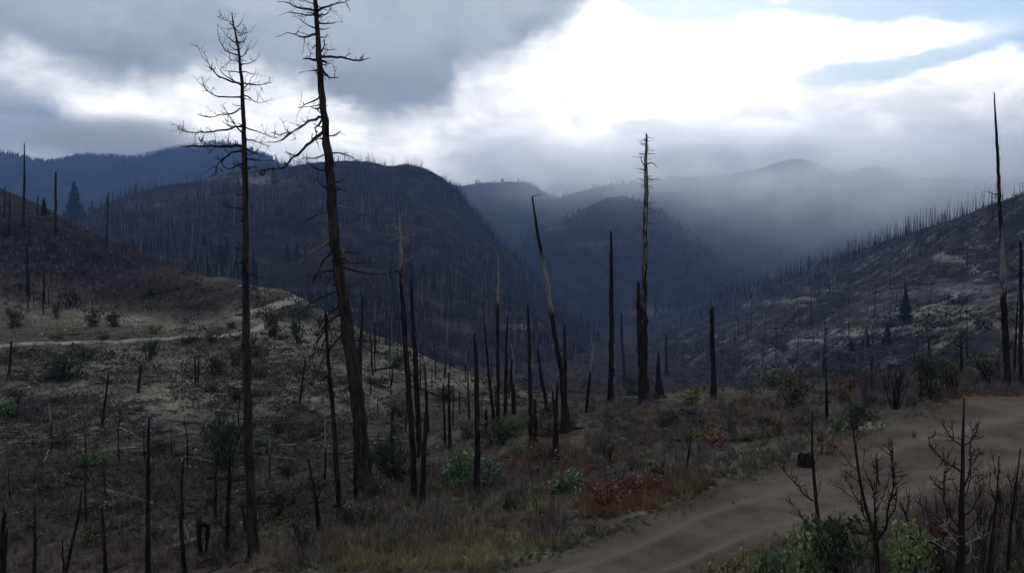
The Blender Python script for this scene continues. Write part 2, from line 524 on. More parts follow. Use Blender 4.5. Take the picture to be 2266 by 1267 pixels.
CTRL_Z = [  # px, distance, height: hidden ground behind crests, and the valley
    (700, 160, -10), (700, 240, -28), (850, 150, -18), (980, 140, -22), (1100, 130, -22), (1200, 120, -22), (1350, 80, -9),
    (1350, 150, -28), (1500, 80, -10), (1500, 150, -30), (1800, 85, -9), (1800, 150, -22), (2266, 90, -7), (2266, 150, -12), (2650, 90, -5),
    (0, 340, 4), (200, 300, 0), (400, 260, -10), (-500, 340, 5), (0, 420, -25), (-500, 420, -15),
] + [(p, dd, z) for p in (-700, 0, 600, 1200, 1800, 2900) for dd, z in ((520, -62), (900, -90), (1700, -120), (4400, -180))]
CTRL_XYZ = [(0, 3, 3.0), (-8, 6, 1.4), (8, 6, 3.4), (15, 9, 3.7), (-15, 9, -0.6), (-25, 12, -3.2), (30, 14, 4.0)]

pts = [at(*c) for c in CTRL]
for px, dd, z in CTRL_Z:
    q = at(px, 560, dd); q[2] = z; pts.append(q)
pts += [np.array(c, float) for c in CTRL_XYZ]
pts = np.array(pts)
_A, _L = np.arctan2(pts[:, 0], pts[:, 1]), np.log(np.hypot(pts[:, 0], pts[:, 1]))
_C2 = 0.09 ** 2
_D = np.sqrt((_A[:, None] - _A) ** 2 + (_L[:, None] - _L) ** 2 + _C2)
_n = len(pts)
_K = np.zeros((_n + 1, _n + 1)); _K[:_n, :_n] = _D + np.eye(_n) * -0.002; _K[:_n, _n] = 1; _K[_n, :_n] = 1
_Wt = np.linalg.solve(_K, np.append(pts[:, 2], 0))


def base_z(x, y):
    x = np.asarray(x, float); y = np.asarray(y, float)
    az, lr = np.arctan2(x, y), np.log(np.maximum(np.hypot(x, y), 2.5))
    azc = np.clip(az, -0.95, 0.95)
    sh = az.shape
    az_, lr_ = azc.ravel(), lr.ravel()
    out = np.empty(len(az_))
    for k in range(0, len(az_), 40000):
        s = slice(k, k + 40000)
        out[s] = np.sqrt((az_[s, None] - _A) ** 2 + (lr_[s, None] - _L) ** 2 + _C2) @ _Wt[:_n] + _Wt[_n]
    out = out.reshape(sh)
    w = sstep(np.abs(az), 1.1, 2.0)
    return out * (1 - w) + w * (3.0 - 6.0 * sstep(np.hypot(x, y), 20, 200) - 60 * sstep(np.hypot(x, y), 200, 2000))


# centre line and half width of the road along the spur
ROAD = np.array([(-9.0, 6.5, 1.4), (-3.0, 12.3, 1.4), (2.9, 17.0, 1.5), (5.8, 19.6, 1.75), (9.2, 21.7, 2.5), (14.0, 24.9, 3.6), (22.0, 30.0, 5.2), (31.0, 35.0, 6.0), (43.0, 41.0, 5.6)])


def smooth_line(P, n):
    P = np.asarray(P, float)
    t = np.linspace(0, len(P) - 1, n)
    i = np.clip(np.floor(t).astype(int), 0, len(P) - 2)
    f = (t - i)[:, None]
    p0, p1, p2, p3 = P[np.maximum(i - 1, 0)], P[i], P[i + 1], P[np.minimum(i + 2, len(P) - 1)]
    return 0.5 * (2 * p1 + (p2 - p0) * f + (2 * p0 - 5 * p1 + 4 * p2 - p3) * f ** 2 + (3 * p1 - p0 - 3 * p2 + p3) * f ** 3)


ROADL = smooth_line(ROAD, 260)


def road_off(x, y):
    """signed position across the road in half widths (near 0 on the line)"""
    x = np.asarray(x, float); y = np.asarray(y, float)
    best = np.full(x.shape, 1e9); hw = np.ones(x.shape)
    for k in range(0, len(ROADL), 2):
        d = np.hypot(x - ROADL[k, 0], y - ROADL[k, 1])
        sel = d < best
        best = np.where(sel, d, best); hw = np.where(sel, ROADL[k, 2], hw)
    return best / hw, best, hw


def ground_z(x, y, sunk=True):
    x = np.asarray(x, float); y = np.asarray(y, float)
    r = np.hypot(x, y)
    z = base_z(x, y)
    near = r < 70
    q = np.full(r.shape, 9.0)
    if near.any():
        q[near] = road_off(x[near], y[near])[0]
    rough = sstep(q, 0.95, 1.7)
    z = z + rough * (0.10 * fbm(x / 1.1, y / 1.1, 3, 3) * sstep(r, 400, 60) + 0.25 * fbm(x / 5, y / 5, 5, 3))
    z = z + sstep(r, 25, 70) * 0.9 * fbm(x / 14, y / 14, 9, 4) + sstep(r, 80, 300) * 2.0 * fbm(x / 40, y / 40, 12, 4) + sstep(r, 300, 900) * 9 * fbm(x / 160, y / 160, 15, 5)
    z = z + (1 - rough) * 0.04 * fbm(x / 2.0, y / 2.0, 8, 3)
    if sunk: z = z - 0.10 * sstep(q, 1.06, 0.96)
    return z


# the ground is one sheet, finer near the viewpoint
azs = np.concatenate([np.linspace(-math.pi, -0.75, 90, endpoint=False), np.linspace(-0.75, 0.75, 620, endpoint=False), np.linspace(0.75, math.pi, 90)])
rs = np.concatenate([[0.05], np.exp(np.linspace(math.log(2.0), math.log(300.0), 430)), np.exp(np.linspace(math.log(310.0), math.log(4500.0), 50))])
AZ, RR = np.meshgrid(azs, rs, indexing='ij')
GX, GY = RR * np.sin(AZ), RR * np.cos(AZ)
GZ = ground_z(GX, GY)
gpx, gpy = to_pix(np.stack([GX, np.maximum(GY, 0.5), GZ], -1))
infront = (GY > 3)


def zone(px, py, sx, sy):
    return np.exp(-((gpx - px) / sx) ** 2 - ((gpy - py) / sy) ** 2) * infront


pat = fbm(GX / 9, GY / 9, 31, 4)
pat2 = fbm(GX / 3, GY / 3, 37, 4)
grass = 0.25 * (pat > 0.15) * (RR < 150)
for z in ((40, 688, 150, 32), (170, 695, 110, 24), (300, 708, 80, 12), (430, 725, 120, 22), (640, 770, 120, 60), (600, 850, 110, 60), (760, 860, 140, 60), (560, 700, 60, 18),
          (880, 790, 120, 40), (1010, 840, 90, 22), (300, 860, 260, 90), (120, 960, 160, 80), (470, 620, 40, 14), (590, 640, 50, 12), (700, 1255, 120, 40),
          (1130, 1210, 130, 35), (1400, 1110, 120, 30), (1650, 1010, 110, 25), (1000, 1230, 200, 30), (1520, 885, 60, 16), (1150, 880, 80, 16), (1660, 1260, 60, 30), (1900, 940, 120, 16)):
    grass = np.maximum(grass, zone(*z) * (0.95 + 0.9 * pat2 + 0.9 * pat))
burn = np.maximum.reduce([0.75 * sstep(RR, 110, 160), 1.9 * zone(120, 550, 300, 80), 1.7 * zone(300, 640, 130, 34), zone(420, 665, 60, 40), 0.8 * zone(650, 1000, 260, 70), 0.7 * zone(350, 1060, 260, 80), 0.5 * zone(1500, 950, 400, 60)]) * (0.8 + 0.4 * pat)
red = np.maximum.reduce([zone(2180, 876, 130, 16), 0.7 * zone(1210, 1010, 90, 40), 0.5 * zone(1500, 1075, 130, 14), 0.4 * zone(820, 650, 60, 40)])
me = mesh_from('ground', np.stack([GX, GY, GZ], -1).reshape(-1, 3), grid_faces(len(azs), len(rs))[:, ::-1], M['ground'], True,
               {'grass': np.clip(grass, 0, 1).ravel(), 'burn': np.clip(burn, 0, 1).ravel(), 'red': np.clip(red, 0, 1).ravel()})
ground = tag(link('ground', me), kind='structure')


def ribbon(name, line, zfun, lift, nacross, mat, wob=0.12, seed=0):
    L = np.asarray(line, float)
    t = np.gradient(L[:, :2], axis=0); t /= np.linalg.norm(t, axis=1)[:, None]
    nrm = np.stack([-t[:, 1], t[:, 0]], 1)
    s = np.cumsum(np.r_[0, np.hypot(*np.diff(L[:, :2], axis=0).T)])
    k = np.linspace(-1, 1, nacross)
    e = np.abs(k)
    wb = wob * (fbm(s / 1.7, s * 0, seed, 3)[:, None] * (k > 0) + fbm(s / 1.7, s * 0 + 9, seed, 3)[:, None] * (k < 0))
    off = k[None] * L[:, 2:3] * (1 + wb * (e > 0.5))
    X, Y = L[:, 0:1] + nrm[:, 0:1] * off, L[:, 1:2] + nrm[:, 1:2] * off
    Z = zfun(X, Y) + lift
    tr = np.exp(-((e - 0.42) / 0.10) ** 2)[None] * (0.7 + 0.6 * fbm(X / 3, Y / 3, seed + 2, 3))
    if name == 'dirt_road': Z = Z - 0.045 * tr + 0.02 * fbm(X / .6, Y / .6, seed + 6, 3)
    Z = np.where(e[None] > 0.99, Z - lift - 0.11, Z)
    me = mesh_from(name, np.stack([X, Y, Z], -1).reshape(-1, 3), grid_faces(len(L), nacross), mat, True, {'track': tr.ravel(), 'edge': (sstep(e, 0.7, 0.98)[None] * np.ones_like(X)).ravel()})
    return link(name, me)


dirt_road = tag(ribbon('dirt_road', ROADL, lambda x, y: ground_z(x, y, False), 0.012, 41, M['road'], 0.16, 4), kind='structure')

# ---- hills: lofted through rows of points, back row first
def loft(name, rows, nu, nv, amp, wl, mat, seed, u_range=None, crest_row=1, gul=1.0, pale=None):
    lo = min(p[0] for r in rows for p in r) if u_range is None else u_range[0]
    hi = max(p[0] for r in rows for p in r) if u_range is None else u_range[1]
    u = np.linspace(lo, hi, nu)
    R = []
    for r in rows:
        r = np.array(sorted(r), float)
        py = np.interp(u, r[:, 0], r[:, 1]); d = np.exp(np.interp(u, r[:, 0], np.log(r[:, 2])))
        k = max(1, nu // 160)
        ker = np.exp(-0.5 * (np.arange(-3 * k, 3 * k + 1) / k) ** 2); ker /= ker.sum()
        sm = lambda a: np.convolve(np.pad(a, 3 * k, mode='edge'), ker, 'valid')
        py, d = sm(py), sm(d)
        R.append(np.array([at(a, b, c) for a, b, c in zip(u, py, d)]))
    R = np.array(R)                                     # rows, nu, 3
    R[-1][:, 2] -= 0.22 * R[-1][:, 1] ** 0.95 * 0.5     # the foot runs on below the valley floor
    R[-1][:, :2] *= 0.9
    P = np.stack([smooth_line(R[:, i], nv) for i in range(nu)])
    t = np.linspace(0, len(rows) - 1, nv)
    X, Y, Z = P[..., 0], P[..., 1], P[..., 2]
    fall = 0.05 + 0.95 * sstep(np.abs(t - crest_row), 0.02, 0.8)[None]
    wx = X + wl * 0.5 * fbm(X / wl, Y / wl, seed + 3, 3)
    ridged = 1 - np.abs(fbm(wx / wl, Y / (wl * 3.5), seed, 4)) * 2.2
    Z = Z + fall * (amp * gul * (ridged - 0.45) + amp * 0.7 * fbm(X / (wl * .45), Y / (wl * .45), seed + 5, 5)) + 0.06 * amp * fbm(X / (wl * .12), Y / (wl * .12), seed + 8, 3)
    V = np.stack([X, Y, Z], -1)
    px, py = to_pix(V)
    pa = np.zeros_like(px)
    for q in (pale or []):
        pa = np.maximum(pa, q[4] * np.exp(-((px - q[0]) / q[2]) ** 2 - ((py - q[1]) / q[3]) ** 2))
    me = mesh_from(name, V.reshape(-1, 3), grid_faces(nu, nv), mat, True, {'pale': np.clip(pa, 0, 1).ravel()})
    o = tag(link(name, me), kind='structure')
    return o, V


HILLS = {}
D_crest = [(-300, 560, 760), (100, 500, 800), (200, 470, 820), (250, 442, 840), (330, 417, 870), (420, 402, 900), (500, 388, 930), (560, 378, 950), (640, 371, 970), (690, 361, 980),
           (750, 356, 990), (820, 357, 1000), (858, 369, 1000), (898, 363, 1000), (940, 373, 1000), (985, 397, 990), (1020, 430, 980), (1050, 470, 960), (1090, 522, 930),
           (1130, 562, 900), (1200, 640, 850), (1300, 735, 780), (1420, 830, 700)]
D_back = [(p, y + 60, d + 350) for p, y, d in D_crest]
D_mid = [(-300, 620, 480), (100, 580, 520), (250, 530, 580), (400, 490, 640), (560, 465, 700), (700, 450, 740), (850, 455, 760), (960, 480, 760), (1050, 545, 740), (1130, 620, 700), (1200, 690, 660), (1300, 780, 600), (1420, 860, 540)]
D_low = [(-300, 720, 330), (100, 660, 350), (250, 620, 380), (400, 590, 410), (560, 575, 440), (700, 565, 470), (850, 580, 490), (960, 610, 500), (1050, 660, 490), (1130, 720, 470), (1200, 780, 450), (1300, 850, 420), (1420, 900, 400)]
D_foot = [(-300, 860, 220), (250, 800, 230), (560, 760, 260), (850, 770, 280), (1050, 840, 280), (1200, 900, 280), (1420, 960, 280)]
HILLS['hill'] = loft('hill', [D_back, D_crest, D_mid, D_low, D_foot], 520, 190, 13, 120, M['hill_mid'], 41,
                     pale=[(565, 398, 55, 13, 1.0), (470, 392, 40, 8, .6), (620, 402, 40, 8, .6), (450, 430, 60, 14, .35), (1160, 722, 40, 6, .8), (330, 455, 60, 12, .3)])

E_crest = [(1250, 760, 1500), (1400, 715, 1300), (1500, 690, 1150), (1600, 655, 1000), (1700, 622, 880), (1800, 590, 780), (1900, 556, 680), (2000, 522, 600), (2100, 490, 530), (2200, 452, 470), (2266, 428, 440), (2450, 370, 400), (2800, 300, 360)]
E_back = [(p, y + 90, d + 260) for p, y, d in E_crest]
E_mid = [(1250, 790, 1000), (1400, 752, 900), (1500, 735, 800), (1600, 712, 700), (1700, 690, 600), (1800, 668, 530), (1900, 645, 470), (2000, 622, 420), (2100, 600, 380), (2266, 560, 330), (2450, 520, 300), (2800, 460, 270)]
E_low = [(1250, 850, 500), (1400, 822, 460), (1500, 806, 420), (1600, 790, 370), (1700, 770, 330), (1800, 750, 300), (1900, 735, 275), (2000, 722, 250), (2100, 708, 232), (2266, 690, 210), (2450, 670, 195), (2800, 640, 180)]
E_foot = [(1250, 930, 260), (1500, 915, 230), (1700, 890, 190), (1900, 865, 160), (2100, 845, 135), (2266, 830, 125), (2800, 800, 110)]
HILLS['ridge'] = loft('ridge', [E_back, E_crest, E_mid, E_low, E_foot], 520, 190, 9, 70, M['hill_right'], 57, gul=0.6,
                      pale=[(1780, 590, 60, 8, .9), (1720, 612, 50, 6, .6), (1720, 668, 70, 7, .9), (1900, 735, 170, 10, 1.0), (2060, 690, 120, 18, 1), (2120, 640, 80, 12, .8), (2180, 720, 110, 14, .9), (1980, 650, 80, 10, .6), (1820, 640, 70, 8, .6), (2220, 660, 60, 12, .7), (1860, 760, 90, 10, .6), (2100, 575, 40, 6, .8), (1960, 705, 60, 8, .7), (1700, 790, 80, 6, .5)])

F_crest = [(1050, 640, 1500), (1130, 555, 1520), (1180, 515, 1540), (1240, 495, 1550), (1300, 458, 1560), (1345, 438, 1570), (1380, 434, 1570), (1430, 450, 1560), (1490, 488, 1540), (1560, 545, 1520), (1650, 610, 1500), (1750, 680, 1480)]
F_back = [(p, y + 60, d + 300) for p, y, d in F_crest]
F_mid = [(1050, 690, 1250), (1180, 600, 1260), (1300, 560, 1280), (1380, 545, 1290), (1490, 590, 1270), (1650, 680, 1250), (1750, 730, 1240)]
F_foot = [(1050, 800, 950), (1300, 740, 960), (1500, 740, 960), (1750, 800, 950)]
HILLS['cone'] = loft('hill', [F_back, F_crest, F_mid, F_foot], 300, 110, 14, 130, M['hill_mid'], 63, pale=[(1320, 540, 60, 6, .5), (1220, 505, 30, 6, .7), (1440, 690, 40, 10, .9), (1540, 525, 30, 5, .5)])

G_crest = [(800, 440, 2500), (900, 415, 2500), (975, 402, 2500), (1020, 412, 2480), (1060, 405, 2480), (1130, 402, 2450), (1170, 405, 2450), (1215, 430, 2430), (1260, 450, 2420), (1350, 500, 2400), (1500, 560, 2380)]
G_back = [(p, y + 50, d + 500) for p, y, d in G_crest]
G_mid = [(800, 520, 1950), (1000, 490, 1950), (1130, 480, 1950), (1250, 520, 1950), (1500, 600, 1950)]
G_foot = [(800, 720, 1500), (1130, 680, 1500), (1500, 720, 1500)]
HILLS['saddle'] = loft('mountain', [G_back, G_crest, G_mid, G_foot], 260, 100, 30, 260, M['hill_far'], 71)

H_crest = [(1150, 470, 2300), (1250, 432, 2300), (1330, 412, 2300), (1400, 404, 2300), (1500, 394, 2300), (1600, 388, 2280), (1680, 374, 2260), (1730, 358, 2250), (1770, 350, 2250), (1800, 358, 2250), (1845, 384, 2250),
           (1880, 380, 2250), (1930, 366, 2250), (1970, 372, 2250), (2020, 392, 2240), (2266, 400, 2200), (2500, 380, 2150), (2800, 360, 2100)]
H_back = [(p, y + 50, d + 500) for p, y, d in H_crest]
H_mid = [(1150, 540, 1900), (1400, 500, 1850), (1600, 490, 1800), (1770, 470, 1750), (1930, 490, 1700), (2266, 500, 1600), (2800, 480, 1500)]
H_foot = [(1150, 720, 1450), (1500, 700, 1350), (1770, 680, 1250), (2266, 680, 1150), (2800, 660, 1100)]
HILLS['misty'] = loft('mountain', [H_back, H_crest, H_mid, H_foot], 380, 120, 32, 240, M['hill_far'], 77)

I_crest = [(-500, 300, 3000), (-150, 318, 3000), (0, 338, 3000), (40, 346, 3000), (85, 358, 3000), (130, 358, 3020), (180, 343, 3050), (230, 346, 3050), (300, 352, 3080), (345, 340, 3100), (400, 326, 3120),
           (440, 322, 3140), (490, 314, 3150), (530, 320, 3150), (580, 340, 3150), (630, 365, 3150), (700, 395, 3130), (800, 440, 3100), (950, 500, 3050)]
I_back = [(p, y + 50, d + 500) for p, y, d in I_crest]
I_mid = [(-500, 430, 2300), (0, 440, 2300), (250, 430, 2350), (480, 420, 2400), (700, 470, 2400), (950, 560, 2350)]
I_foot = [(-500, 640, 1600), (0, 640, 1600), (480, 640, 1650), (950, 700, 1650)]
HILLS['blue'] = loft('mountain', [I_back, I_crest, I_mid, I_foot], 380, 120, 36, 320, M['hill_far'], 83)

# ------------------------------------------------------------------ what the pixels of the photograph stand on
def bvh_of(V, F4):
    return BVHTree.FromPolygons(V.reshape(-1, 3).tolist(), F4.tolist())


_sel = (AZ[:-1, :-1] > -0.9) & (AZ[:-1, :-1] < 0.9)
_gf = grid_faces(len(azs), len(rs)).reshape(len(azs) - 1, len(rs) - 1, 4)[_sel]
SURF = [('ground', bvh_of(np.stack([GX, GY, GZ], -1), _gf))]
for k in HILLS:
    V = HILLS[k][1]
    SURF.append((k, bvh_of(V, grid_faces(V.shape[0], V.shape[1]))))
EYE = Vector((0, 0, CAMZ))
BASES = []


def hit(px, py, only=None):
    """first terrain point under a pixel"""
    r = Vector(ray(px, py)).normalized()
    best = None
    for nm, t in SURF:
        if only and nm not in only: continue
        p, n, i, d = t.ray_cast(EYE, r, 6000)
        if p is not None and (best is None or d < best[1]): best = (p, d, nm)
    return best


def drop(x, y):
    """height of the topmost terrain at a place"""
    best = None
    for nm, t in SURF:
        p, n, i, d = t.ray_cast(Vector((x, y, 900)), Vector((0, 0, -1)), 2000)
        if p is not None and (best is None or p.z > best): best = p.z
    return best


def pix_line(P, d, dy=None):
    """a line traced in the photograph, set at its own distance with some depth"""
    out = []
    for i, p in enumerate(P):
        q = at(p[0], p[1], d + (0 if dy is None else dy[i]))
        out.append(q)
    return np.array(out)


def resample(P, step):
    P = np.asarray(P, float)
    L = np.sum(np.linalg.norm(np.diff(P[:, :3], axis=0), axis=1))
    return smooth_line(P, max(3, int(L / step) + 2)) if len(P) > 2 else P[0] + (P[-1] - P[0]) * np.linspace(0, 1, max(3, int(L / step) + 2))[:, None]


def twigs(g, line, r0, n, length, rng, up=0.3, gen=1, bare=0.2, spread=1.0):
    """thin forking twigs along a branch"""
    line = np.asarray(line)
    for _ in range(n):
        t = rng.uniform(0.25, 1.0)
        i = min(int(t * (len(line) - 1)), len(line) - 2)
        p = line[i] + (line[i + 1] - line[i]) * rng.uniform(0, 1)
        ax = line[min(i + 1, len(line) - 1)] - line[max(i - 1, 0)]
        ax = ax / (np.linalg.norm(ax) + 1e-9)
        d = ax * rng.uniform(0.2, 0.9) + rng.normal(0, 0.55, 3) * spread + np.array([0, 0, up])
        d /= np.linalg.norm(d)
        l = length * rng.uniform(0.4, 1.2)
        k = rng.normal(0, 0.16, 3) + np.array([0, 0, up * 0.3])
        q = np.array([p, p + d * l * 0.5, p + d * l + k * l])
        g.tube(q, 1.35 * np.array([r0, r0 * 0.75, r0 * 0.4]), 3, 0, bare + rng.uniform(-.1, .1), False, rng)
        if gen > 0: twigs(g, q, r0 * 0.75, 2, length * 0.5, rng, up, gen - 1, bare, spread)


# ------------------------------------------------------------------ dead trees
def trunk_geo(P, wid, d, rng, bare, flare=0.3, below=0.7, step=0.35, sides=10, jit=0.06):
    """P: points from the top to the base in the world, wid: widths in photograph pixels"""
    R = np.asarray(wid, float) * d / F / 2
    Q = np.column_stack([P, R, bare])[::-1]                  # base first
    Q = resample(Q, step)
    Q[:, 3] = np.maximum(Q[:, 3], 0.004)
    h = np.cumsum(np.r_[0, np.linalg.norm(np.diff(Q[:, :3], axis=0), axis=1)])
    base_r = Q[0, 3]
    Q[:, 3] *= 1 + flare * np.exp(-h / (base_r * 2.0))
    w = rng.normal(0, 0.12, (len(Q), 2)) * Q[:, 3:4]
    Q[:, :2] += w * np.minimum(1, h / 1.0)[:, None]
    foot = Q[0].copy(); foot[2] -= below; foot[3] *= 1.25
    Q = np.vstack([foot, Q])
    g = Geo()
    g.tube(Q[:, :3], Q[:, 3], sides, jit, Q[:, 4], True, rng)
    return g, Q


def localise(me, origin):
    co = np.empty(len(me.vertices) * 3, np.float32)
    me.vertices.foreach_get('co', co)
    co = co.reshape(-1, 3) - np.asarray(origin, np.float32)
    me.vertices.foreach_set('co', co.ravel())
    me.update()


def snag(label, pts, branches=(), name='dead_tree', cat='dead tree', mat='char', group=None, d=None, stubs=0, stub_len=0.5, bare=(0, 0), rnd=None, sides=10, seed=0, twig=(0, 0.2), flare=0.25, wild=0, wild_len=1.5, stub_range=(0.1, 0.75), thick=1.2):
    """a dead tree traced as (x, y, width) from its top to its base"""
    rng = np.random.default_rng(1000 + seed + int(pts[0][0] * 7 + pts[0][1]))
    if d is None:
        h = hit(pts[-1][0], pts[-1][1])
        d = h[0].y
    lean = rng.normal(0, 0.012)
    n = len(pts)
    hgt = (pts[-1][1] - pts[0][1]) * d / F
    dy = [lean * (pts[-1][1] - p[1]) * d / F for p in pts]
    P = pix_line(pts, d, dy)
    if thick < 1: pts = [(p[0], p[1], p[2] * .8) for p in pts]
    t = np.linspace(1, 0, n)
    b = np.interp(1 - t, np.linspace(0, 1, len(bare)), bare)
    g, Q = trunk_geo(P, [p[2] for p in pts], d, rng, b, flare, 0.8, max(0.3, d * 0.006), sides)
    org = P[-1]
    BASES.append(org)
    parts = []
    for br in branches:
        line, w = br[0], br[1]
        bb = br[2] if len(br) > 2 else 0.15
        dep = rng.uniform(-1, 1) * 0.55
        x0 = line[0][0]
        yy = np.interp(line[0][1], [p[1] for p in pts], dy)
        L = pix_line(line, d, [yy + dep * abs(q[0] - x0) * d / F for q in line])
        L = resample(L, 0.16)
        gb = Geo()
        k = len(L)
        L[1:] += rng.normal(0, 0.0007 * d, (k - 1, 3))
        gb.tube(L, thick * w * d / F / 2 * np.linspace(1, 0.25, k), 5, 0.07, bb, True, rng)
        if twig[0]:
            twigs(gb, L, w * d / F / 2 * 0.30, max(1, int(twig[0] * k / 8)), twig[1], rng, 0.25, 1, bb)
        parts.append(gb)
    for _ in range(wild):                                     # branches towards and away from the viewer
        t_ = rng.uniform(0.35, 0.97)
        i = int(t_ * (len(Q) - 1))
        a = rng.choice([-1, 1]) * math.pi / 2 + rng.normal(0, 0.5)
        l = wild_len * rng.uniform(0.4, 1.1) * (1.25 - t_)
        dr = np.array([math.cos(a), math.sin(a), rng.uniform(-0.45, 0.2)])
        L = np.array([Q[i, :3], Q[i, :3] + dr * l * .5, Q[i, :3] + dr * l + np.array([0, 0, 0.15 * l])])
        gb = Geo()
        L = resample(L, 0.2)
        gb.tube(L, np.linspace(min(Q[i, 3] * .5, .04), 0.008, len(L)), 4, 0.05, 0.1, True, rng)
        twigs(gb, L, 0.007, 4, twig[1] or 0.3, rng, 0.25, 1, 0.1)
        parts.append(gb)
    for _ in range(stubs):
        t_ = rng.uniform(*stub_range)
        i = len(Q) - 1 - int(t_ * (len(Q) - 1))
        a = rng.uniform(0, 2 * math.pi)
        l = stub_len * rng.uniform(0.3, 1.2)
        dr = np.array([math.cos(a), math.sin(a) * 0.6, rng.uniform(-0.25, 0.35)])
        L = np.array([Q[i, :3], Q[i, :3] + dr * l * 0.6, Q[i, :3] + dr * l + np.array([0, 0, rng.uniform(-.15, .2) * l])])
        r = min(Q[i, 3] * 0.35, 0.03)
        if stub_len > 0.45:
            gb = Geo(); gb.tube(L, [r, r * .7, r * .4], 4, 0.05, Q[i, 4], True, rng); parts.append(gb)
        else:
            g.tube(L, [r, r * .7, r * .4], 4, 0.05, Q[i, 4], True, rng)
    if not parts:
        me_ = g.mesh(name, M[mat]); localise(me_, org)
        o = link(name, me_, None, org)
    else:
        o = empty(name, org)
        me_ = g.mesh('trunk', M[mat]); localise(me_, org); link('trunk', me_, o)
        for gb in parts:
            me_ = gb.mesh('branch', M[mat]); localise(me_, org); link('branch', me_, o)
    tag(o, label, cat, group)
    return o, d


def z7(*p):      # points measured on an enlargement of the two tall trees
    return [(380 + x / 2.0442, y / 2.0442) for x, y in p]


G_TALL = 'tall burnt conifers that keep their branches'
T1 = [(513, 28, 2), (516, 52, 3), (522, 78, 4), (528, 110, 5), (531, 140, 6), (536, 200, 8), (540, 290, 10), (542, 380, 12), (543, 520, 13), (544, 650, 15), (546, 800, 18), (549, 950, 19), (554, 1100, 21), (560, 1238, 25)]
B1 = [(z7((300, 190), (270, 180), (240, 155)), 3), (z7((300, 196), (330, 182), (340, 160)), 3), (z7((296, 140), (278, 122), (262, 98)), 2.4), (z7((298, 120), (312, 110), (318, 90)), 2), (z7((300, 160), (325, 150), (328, 118)), 2.2),
      (z7((300, 250), (250, 235), (225, 200), (218, 180)), 3), (z7((303, 258), (335, 240), (350, 200)), 2.6), (z7((301, 225), (275, 222), (255, 195)), 2), (z7((308, 295), (345, 290), (378, 272)), 2.6), (z7((310, 325), (350, 330), (375, 332)), 2.6),
      (z7((304, 280), (270, 270), (262, 240)), 2.2), (z7((312, 330), (260, 322), (232, 318)), 2.2), (z7((314, 385), (260, 365), (215, 345), (180, 312), (165, 282)), 4.5), (z7((300, 378), (240, 345), (222, 320), (235, 296)), 2.6), (z7((285, 372), (262, 340), (268, 318)), 2),
      (z7((320, 398), (345, 385), (360, 355)), 3), (z7((320, 410), (350, 405), (364, 380)), 2), (z7((318, 438), (250, 440), (190, 430), (155, 405), (143, 370)), 3.6), (z7((325, 432), (360, 445), (385, 462), (425, 463)), 3), (z7((385, 462), (394, 440), (398, 405)), 1.6),
      (z7((320, 490), (280, 510), (220, 520), (160, 528), (115, 518)), 3.6), (z7((322, 565), (290, 560), (260, 550), (245, 538)), 2.2), (z7((322, 572), (260, 580), (180, 597), (110, 602), (60, 592), (40, 570)), 4.2),
      (z7((110, 602), (105, 625), (108, 640)), 1.6), (z7((335, 578), (380, 592), (440, 615), (490, 628)), 3), (z7((335, 630), (370, 635), (410, 650), (445, 665)), 3), (z7((325, 657), (270, 662), (180, 662), (100, 660), (40, 662)), 6.5),
      (z7((180, 662), (165, 640), (200, 630)), 2), (z7((325, 685), (280, 688), (240, 710), (205, 745), (195, 800)), 4.6), (z7((325, 740), (290, 750), (255, 765), (225, 738)), 4), (z7((335, 670), (365, 690), (392, 698)), 4), (z7((338, 720), (370, 720), (405, 725)), 3),
      (z7((335, 690), (360, 700), (400, 690)), 2.6), (z7((232, 775), (215, 765), (200, 755)), 2)]
snag('tall burnt conifer with fine upturned branches, its slender tip whole against the sky', T1, B1, mat='bark', group=G_TALL, bare=(0.3, -0.1), twig=(5, 0.42), wild=14, wild_len=2.2, sides=14, stubs=30, stub_len=.44, stub_range=(.3, .95))

